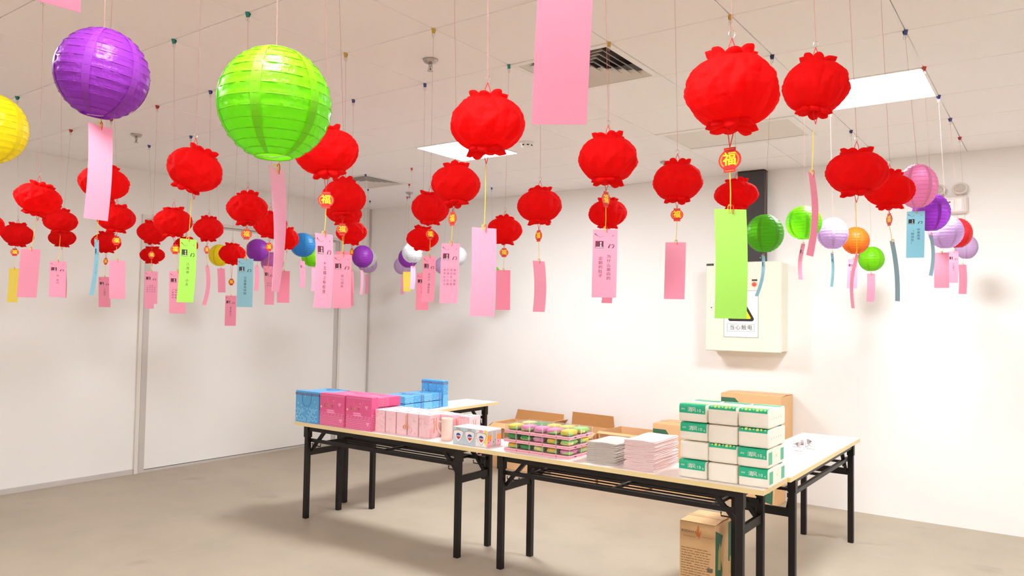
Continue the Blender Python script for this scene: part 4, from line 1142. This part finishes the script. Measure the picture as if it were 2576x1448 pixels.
    for s_2 in (-1, 1):
        kx_ = .6 if D > 1.2 else .45
        MB().tube([p0+UP*(kx_*z_)+RH*(s_2*kx_*x_)-FH*(.002+.002*abs(x_)*60*kx_) for x_, z_ in ((0, .012), (.003, .020), (.006, .021), (.0085, .015), (.009, .006), (.007, -.002), (.0075, -.010 if s_2 > 0 else -.003))], .0009, 5).build('ribbon_end', m_ribb if s_2 > 0 else m_cordy, t)
    return t

COMB = 'red honeycomb lanterns'
def red(key, i, j, cx, cy, w, h, label, **k): return lantern(key, i, j, cx, cy, w, h, 'comb', label, group=COMB, **k)
PLAIN_F = 'red honeycomb lantern with gold fortune pendant above a plain pink slip'
PRINT_F = 'red honeycomb lantern with gold fortune pendant above a printed pink slip'
NOPEND = 'red honeycomb lantern without pendant hanging among others'
red('R1', 0, -3, 97, 500, 130, 86, 'tilted red honeycomb lantern with broad pink slip under the yellow ball lantern', tilt=13)
red('R2', -1, -3, -41, 568, 118, 78, 'red honeycomb lantern at the end of its row beside the tilted one')
red('R3', -3, -2, 44, 590, 88, 60, 'red honeycomb lantern with pendant above the pale yellow slip', pend=(37, 634, 24))
red('R4', -2, -2, 152, 556, 93, 62, 'red honeycomb lantern directly above a smaller one, touching the tilted lantern')
red('R5', -4, -1, 157, 598, 75, 46, 'small red honeycomb lantern directly below one beside the tilted lantern')
red('R6', 1, -3, 261, 460, 135, 95, 'red honeycomb lantern behind the long pink slip of the purple lantern', tilt=5)
red('R7', -1, -2, 293, 549, 99, 72, 'red honeycomb lantern with pendant beside the edge on pale blue slip', pend=(293, 605, 24))
red('R8', -3, -1, 268, 609, 77, 53, 'red honeycomb lantern with tiny edge on pendant behind the pale blue slip', pend=(266, 657, 11))
red('R9', 2, -3, 490, 426, 146, 122, 'strongly tilted red honeycomb lantern above the green printed slip', tilt=24)
red('R10', 0, -2, 436, 558, 100, 76, 'red honeycomb lantern below the strongly tilted one, its slip behind the green slip', pend=(441, 627, 24))
red('R11', -2, -1, 384, 584, 80, 58, 'red honeycomb lantern in front of the door frame, pendant over a smaller lantern', pend=(381, 641, 17))
red('R12', -4, 0, 383, 641, 64, 44, 'small red honeycomb lantern in front of the door frame behind a pendant')
red('R13', -1, -1, 525, 575, 78, 62, 'red honeycomb lantern with small pendant above the curled edge on pink slip', pend=(520, 628, 13))
red('R14', -3, 0, 468, 616, 64, 44, 'red honeycomb lantern half hidden behind the green printed slip')
red('R15', 1, -2, 622, 524, 111, 84, 'red honeycomb lantern with pendant above the pale blue printed slip', pend=(620, 589, 31))
red('R16', 0, -1, 680, 565, 90, 70, 'red honeycomb lantern behind the long twisted slip of the lime lantern', pend=(677, 621, 18))
red('R17', -1, 0, 722, 600, 64, 56, 'red honeycomb lantern beside the small blue ball lantern')
red('R18', -2, 0, 584, 638, 70, 54, 'red honeycomb lantern with low hanging pendant beside the small yellow ball', pend=(582, 709, 14))
red('R19', 3, -3, 822, 382, 164, 130, 'red honeycomb lantern partly hidden behind the lime ball lantern', pend=(820, 503, 46), tilt=-8)
red('R20', 2, -2, 865, 496, 110, 98, 'red honeycomb lantern with pendant above the slip of four characters', pend=(861, 577, 33))
red('R21', 1, -1, 866, 536, 92, 60, 'red honeycomb lantern squeezed behind the one above the four character slip')
red('R22', 0, 0, 884, 583, 80, 62, 'red honeycomb lantern with edge on pendant beside a purple ball lantern', pend=(885, 634, 10))
red('R23', 2, -1, 1082, 523, 99, 84, 'red honeycomb lantern with pendant in front of the white ball lantern', pend=(1082, 589, 22))
red('R24', 3, -2, 1147, 463, 128, 109, 'red honeycomb lantern above the pink slip with a block of twenty characters', pend=(1138, 550, 20))
red('R25', 1, 0, 1063, 599, 83, 62, 'red honeycomb lantern in front of a white ball lantern')
red('R26', 4, -3, 1225, 312, 192, 157, 'large red honeycomb lantern with long yellow cord in front of the light panel')
red('R27', 2, 0, 1270, 578, 88, 72, 'red honeycomb lantern half behind the broad plain slip on the long yellow cord', pend=(1268, 635, 26))
red('R28', 3, -1, 1358, 517, 112, 95, 'red honeycomb lantern with edge on pendant above a narrow plain pink slip', pend=(1355, 593, 16))
red('R29', 4, -2, 1529, 400, 154, 129, 'red honeycomb lantern above the pink slip with two columns of characters', pend=(1524, 501, 20))
red('R30', 3, 0, 1529, 536, 100, 79, 'red honeycomb lantern directly behind the pendant of a larger one')
red('R31', 4, -1, 1704, 457, 132, 107, 'red honeycomb lantern with round pendant beside the cream electrical box', pend=(1703, 540, 32))
red('R32', 5, -3, 1840, 231, 254, 207, 'largest red honeycomb lantern with big fortune pendant above the lime slip', pend=(1836, 402, 58))
red('R33', 4, 0, 1853, 489, 115, 78, 'red honeycomb lantern in front of the dark cable trunk')
red('R34', 5, -2, 2052, 218, 178, 150, 'red honeycomb lantern overlapping the bright ceiling light panel', tilt=4)
red('R35', 5, -1, 2155, 434, 163, 119, 'red honeycomb lantern hanging above the orange ball lantern')
red('R36', 5, 0, 2238, 478, 134, 96, 'red honeycomb lantern overlapping the pink ball lantern', pend=(2237, 552, 15))
BALL = 'paper ball lanterns'
def ball(key, i, j, cx, cy, w, h, col, label, **k): return lantern(key, i, j, cx, cy, w, h, col, label, group=BALL, **k)
ball('Y0', 2, -4, -20, 323, 198, 177, 'yellow', 'large bright yellow paper ball lantern cut by the picture edge'.replace(' cut by the picture edge', ' in the row of the large purple one'))
ball('P0', 3, -4, 258, 186, 255, 229, 'purple', 'large shiny purple paper ball lantern with a plain pink slip', tilt=8)
ball('G0', 4, -4, 692, 262, 299, 289, 'lime', 'large lime green paper ball lantern with a twisted pink slip')
ball('B1', -2, 1, 762, 616, 65, 62, 'blue', 'small sky blue paper ball lantern')
ball('G4', -3, 2, 785, 645, 54, 52, 'lime', 'small lime paper ball lantern behind the sky blue one')
ball('P1', -3, 1, 648, 629, 60, 58, 'purple', 'small purple paper ball lantern beside a pale blue printed slip')
ball('Y1', -4, 1, 552, 642, 56, 56, 'yellow', 'small yellow paper ball lantern behind red lanterns')
ball('K1', -4, 2, 685, 660, 58, 54, 'orchid', 'small orchid pink paper ball lantern behind red lanterns')
ball('P2', -3, 3, 912, 645, 55, 58, 'purple', 'small purple paper ball lantern overlapping a white one near the room corner')
ball('W2', -4, 4, 923, 648, 50, 50, 'white', 'small white paper ball lantern behind the purple one near the room corner')
ball('L2', -5, 5, 925, 665, 48, 44, 'lavender', 'small lavender paper ball lantern hidden behind the purple and white pair')
ball('W3', -2, 3, 1038, 635, 54, 54, 'white', 'small white paper ball lantern in front of a dark purple one')
ball('P3', -3, 4, 1027, 648, 50, 52, 'purple', 'small dark purple paper ball lantern behind a white one with yellow slip')
ball('L3', -4, 5, 1013, 668, 46, 46, 'lavender', 'small lavender paper ball lantern behind the dark purple and white ones')
ball('L4', -3, 5, 1115, 668, 44, 44, 'lavender', 'small lavender paper ball lantern behind the slip with twenty characters')
ball('W4', -2, 4, 1151, 644, 50, 50, 'white', 'small white paper ball lantern behind the slip with twenty characters')
ball('G5', -2, 5, 1238, 690, 44, 46, 'lime', 'small lime paper ball lantern hidden behind a broad plain pink slip')
ball('G1', 4, 1, 1924, 587, 98, 98, 'green', 'grass green paper ball lantern in front of the dark cable trunk')
ball('G2', 4, 2, 2022, 560, 94, 87, 'lime', 'lime paper ball lantern beside a long edge on pink slip')
ball('W1', 4, 3, 2095, 587, 82, 81, 'lavender', 'pale lavender paper ball lantern between the lime and orange ones')
ball('O1', 4, 4, 2152, 605, 73, 70, 'orange', 'orange paper ball lantern beside the pale lavender one')
ball('G3', 4, 5, 2192, 651, 68, 64, 'lime', 'small lime paper ball lantern below the orange one')
ball('K2', 5, 1, 2308, 468, 106, 114, 'pink', 'soft pink paper ball lantern above the pale blue printed slip')
ball('P4', 5, 2, 2343, 534, 99, 97, 'purple', 'bright purple paper ball lantern in front of the emergency light')
ball('L5', 5, 3, 2380, 583, 92, 86, 'lavender', 'pale lavender paper ball lantern in front of a red ball lantern')
ball('RB', 5, 4, 2410, 586, 76, 76, 'red', 'red paper ball lantern between two lavender ones')
ball('L6', 5, 5, 2431, 621, 62, 62, 'lavender', 'small lavender paper ball lantern behind the red ball lantern')

SG = 'riddle slips'
PLN = 'plain pink paper slip hanging below a red honeycomb lantern'
PRN = 'printed pink riddle slip hanging below a red honeycomb lantern'
def S(*a, **k): return slip(*a, group=SG, **k)
S('R1', 78, 626, 67, 748, 50, 'pink', 'broad plain pink slip below the tilted lantern under the yellow ball', src=(92, 548))
S('R3', 36, 675, 31, 760, 27, 'yellow', 'plain pale yellow paper slip below a red lantern', src=(37, 648))
S('R4', 146, 657, 144, 747, 42, 'pink', 'printed pink slip with one short column beside the broad plain pink slip', '天下名山', src=(152, 590), bow=-.003)
S('R5', 158, 664, 161, 748, 14, 'pink', 'plain pink slip half hidden behind a printed slip near the pale yellow one', src=(157, 622))
S('R6', 243, 602, 232, 742, 11, 'blue', 'pale blue printed slip seen edge on below the red lantern behind the pink slip', '一日千里', src=(249, 512))
S('R7', 295, 655, 295, 751, 41, 'pink', 'plain pink slip beside the printed one under a tiny edge on pendant', src=(293, 620))
S('R8', 263, 696, 263, 772, 30, 'rose', 'printed dusky pink slip under a tiny edge on pendant', '二人相会', src=(266, 668))
S('R9', 474, 601, 466, 760, 42, 'green', 'light green printed riddle slip below the strongly tilted lantern', '八月中秋小大红', src=(481, 500), bow=.004)
S('R10', 446, 682, 446, 788, 41, 'pink', 'printed pink slip with four columns half behind the green slip', '千里相会|出不前来|天日上山|口多火少', src=(441, 640))
S('R11', 381, 682, 379, 764, 33, 'pink', 'printed pink slip with a small text block in front of the door frame', '一口月日|日月口小|田力中王|一木水火', src=(381, 652))
S('R12', 376, 690, 375, 776, 24, 'pink', 'printed pink slip mostly hidden behind the one with a small text block', '大人', src=(383, 664))
S('R13', 521, 669, 516, 767, 10, 'pink', 'curled plain pink slip seen edge on between red lanterns', src=(520, 640), bow=.014)
S('R15', 618, 650, 615, 772, 40, 'blue', 'pale blue riddle slip with one column of six dark characters', '汉皇重色倾国', src=(620, 605))
S('R16', 674, 669, 678, 766, 24, 'pink', 'printed pink slip beside the lower end of the long twisted slip', '日月|水火|土山', src=(677, 632))
S('R17', 714, 681, 712, 761, 31, 'rose', 'plain dusky pink slip beside the long twisted pale slip', src=(722, 630))
S('R18', 581, 743, 579, 819, 28, 'rose', 'lowest hanging printed pink riddle slip below a low pendant', '春节最大人', src=(582, 718))
S('R19', 815, 588, 812, 774, 44, 'pink', 'tall printed pink slip with a column of seven characters', '十五蜡上有松茂', src=(820, 526))
S('R20', 862, 640, 859, 775, 46, 'pink', 'printed pink slip with a column of four large characters', '没儿没女', src=(861, 594))
S('R21', 862, 632, 872, 768, 36, 'rose', 'plain pink paper slip behind the slip with four large characters', src=(866, 566))
S('R22', 884, 680, 885, 760, 8, 'rose', 'plain pink slip seen edge on beside a purple ball lantern', src=(885, 640))
S('R23', 1080, 644, 1076, 759, 32, 'pink', 'printed pink slip with one long column in front of another printed slip', '大火上下相会出去', src=(1082, 600))
S('R24', 1134, 612, 1128, 762, 46, 'pink', 'printed pink slip with a block of twenty characters', '金木水火土|打成一只烧|走过多少途|独仙 道掌', src=(1138, 566))
S('R25', 1064, 687, 1061, 779, 31, 'rose', 'printed pink slip behind the one with a long column', '小人国', src=(1063, 632))
S('R26', 1218, 573, 1213, 795, 62, 'pink', 'broad plain pink slip on a long yellow cord', src=(1222, 410))
S('R27', 1266, 679, 1265, 779, 36, 'rose', 'plain dusky pink slip beside the broad slip on the yellow cord', src=(1268, 646))
S('R28', 1355, 656, 1357, 784, 30, 'pink', 'narrow slightly bent plain pink slip over bare white wall', src=(1355, 606), bow=.01)
S('R29', 1523, 577, 1519, 748, 62, 'pink', 'broad printed pink slip with two columns of characters', '企鹅的肚子|为什么是白的', src=(1524, 518))
S('R30', 1527, 690, 1527, 762, 26, 'rose', 'small printed pink slip peeking out below the two column slip', '天地', src=(1529, 574))
S('R31', 1700, 609, 1696, 752, 52, 'pink', 'plain pink slip beside the cream electrical box', src=(1703, 554))
S('R32', 1837, 526, 1839, 801, 81, 'green', 'large plain lime green slip in front of the cream electrical box', src=(1836, 430))
S('R34', 2041, 436, 2042, 643, 17, 'rose', 'long plain pink slip seen edge on in front of the lime ball lantern', src=(2046, 330), bow=.010)
S('R35', 2157, 640, 2151, 775, 8, 'pink', 'plain pink slip seen edge on in front of the orange ball lantern', src=(2152, 500), bow=-.012)
S('R36', 2244, 607, 2260, 757, 12, 'slate', 'grey blue slip seen edge on beside the pale blue printed slip', src=(2237, 566))
S('P0', 253, 316, 243, 552, 62, 'pink', 'long plain pink slip below the large purple ball lantern', src=(255, 298), bow=.005)
S('G0', 697, 424, 697, 733, 30, 'pale', 'long twisted pale pink slip below the large lime ball lantern', src=(703, 405), bow=.006, twist=.25)
S('B1', 760, 656, 761, 723, 13, 'rose', 'narrow printed pink slip below the sky blue ball lantern', '日月', src=(762, 646))
S('G4', 791, 672, 791, 732, 16, 'pale', 'plain pale pink slip below the small lime ball behind the sky blue one', src=(788, 668))
S('P1', 646, 668, 645, 731, 10, 'rose', 'narrow plain pink slip below the small purple ball lantern', src=(648, 657))
S('Y1', 556, 675, 558, 735, 19, 'rose', 'plain dusky pink slip below the small yellow ball lantern', src=(553, 669))
S('P2', 910, 679, 909, 740, 7, 'pale', 'pale slip seen edge on below the purple ball by the room corner', src=(911, 673))
S('L2', 923, 690, 922, 739, 8, 'pink', 'narrow pink slip below the lavender ball by the room corner', src=(924, 686))
S('W3', 1039, 669, 1037, 727, 12, 'pale', 'narrow pale pink slip below the white ball lantern', src=(1038, 661))
S('P3', 1023, 683, 1024, 733, 19, 'yellow', 'plain lemon yellow slip below the dark purple ball lantern', src=(1025, 673))
S('L3', 1012, 696, 1012, 740, 10, 'pale', 'faint pale pink slip below the lavender ball lantern', src=(1013, 690))
S('G1', 1920, 642, 1906, 745, 8, 'blue', 'pale blue slip seen edge on below the grass green ball lantern', '一日千里', src=(1923, 635), bow=.012)
S('G2', 2021, 613, 2017, 703, 10, 'pink', 'narrow curled pink printed slip below the lime ball lantern', '春节', src=(2021, 603), bow=-.012)
S('W1', 2093, 637, 2093, 721, 7, 'blue', 'pale blue slip seen edge on below the pale lavender ball', '大小', src=(2094, 627))
S('O1', 2146, 651, 2143, 725, 26, 'pink', 'printed pink slip below the orange ball lantern', '天日多少|地月水火', src=(2150, 640))
S('G3', 2191, 688, 2190, 759, 20, 'pink', 'plain pink slip below the small lime ball under the orange one', src=(2191, 682))
S('K2', 2304, 531, 2302, 648, 46, 'blue', 'pale blue printed slip with two columns below the pink ball', '（物流名）|你者是谁', src=(2305, 522))
S('P4', 2342, 591, 2344, 693, 9, 'slate', 'grey blue slip seen edge on below the bright purple ball', src=(2343, 582), bow=.010)
S('L5', 2368, 635, 2369, 724, 38, 'pink', 'plain pink slip below the lavender ball in front of the red ball', src=(2374, 626))
S('RB', 2398, 632, 2397, 711, 26, 'pink', 'printed pink slip below the red ball lantern', '打走春人', src=(2400, 622))
S('L6', 2421, 665, 2422, 739, 20, 'rose', 'plain pink slip below the small lavender ball behind the red one', src=(2424, 652))
# two more slips whose lanterns hang above the view: only slip and string
for key, (i, j, cx, cy) in {'N1': (5, -4, 1425, 100), 'N2': (5, -5, 85, -60)}.items():
    d_ = depth(i, j, cx, cy) if key == 'N1' else .56
    LAN[key] = (d_*(.93 if key == 'N1' else 1), None, None)
a = slip('N1', 1424, -60, 1406, 312, 150, 'pink', 'largest plain pink slip hanging in front of the ceiling air diffuser', bow=.004, group=SG)
MB().tube([at(1426, -58, LAN['N1'][0])-a.location, Vector((node(5, -4)[0]+.06, node(5, -4)[1], HC-.02))-a.location], .0007, 5).build('tie_cord', m_cordy, a)
b = slip('N2', 84, -360, 86, -2, 190, 'pink', 'plain pink slip hanging closest to the large purple ball lantern', bow=.002, group=SG, flat=True)
MB().tube([at(84, -358, .56)-b.location, Vector((at(84, -358, .56).x, at(84, -358, .56).y, HC-.02))-b.location], .0007, 5).build('tie_cord', m_cordy, b)

# ---- binder clips at the grid joints
done = set()
CL = {'teal': 'teal binder clip gripping a ceiling joint', 'blue': 'blue binder clip gripping a ceiling joint', 'yellow': 'yellow binder clip gripping a ceiling joint', 'red': 'red binder clip gripping a ceiling joint', 'navy': 'dark navy binder clip gripping a ceiling joint'}
spots = [(0, -3), (-1, -3), (-3, -2), (-2, -2), (-4, -1), (1, -3), (-1, -2), (-3, -1), (2, -3), (0, -2), (-2, -1), (-4, 0), (-1, -1), (-3, 0), (1, -2), (0, -1), (-1, 0), (-2, 0), (3, -3), (2, -2), (1, -1), (0, 0), (2, -1), (3, -2), (1, 0), (4, -3), (2, 0), (3, -1), (4, -2), (3, 0), (4, -1), (5, -3), (4, 0), (5, -2), (5, -1), (5, 0),
         (2, -4), (3, -4), (4, -4), (-2, 1), (-3, 2), (-3, 1), (-4, 1), (-4, 2), (-3, 3), (-4, 4), (-5, 5), (-2, 3), (-3, 4), (-4, 5), (-3, 5), (-2, 4), (-2, 5), (4, 1), (4, 2), (4, 3), (4, 4), (4, 5), (5, 1), (5, 2), (5, 3), (5, 4), (5, 5), (5, -4)]
for (i, j) in spots:
    x, y = node(i, j); x += .045 if j <= -3 else (.03 if j == -2 else 0)
    c = clip_col(i, j); clip(x, y, c, CL[c])
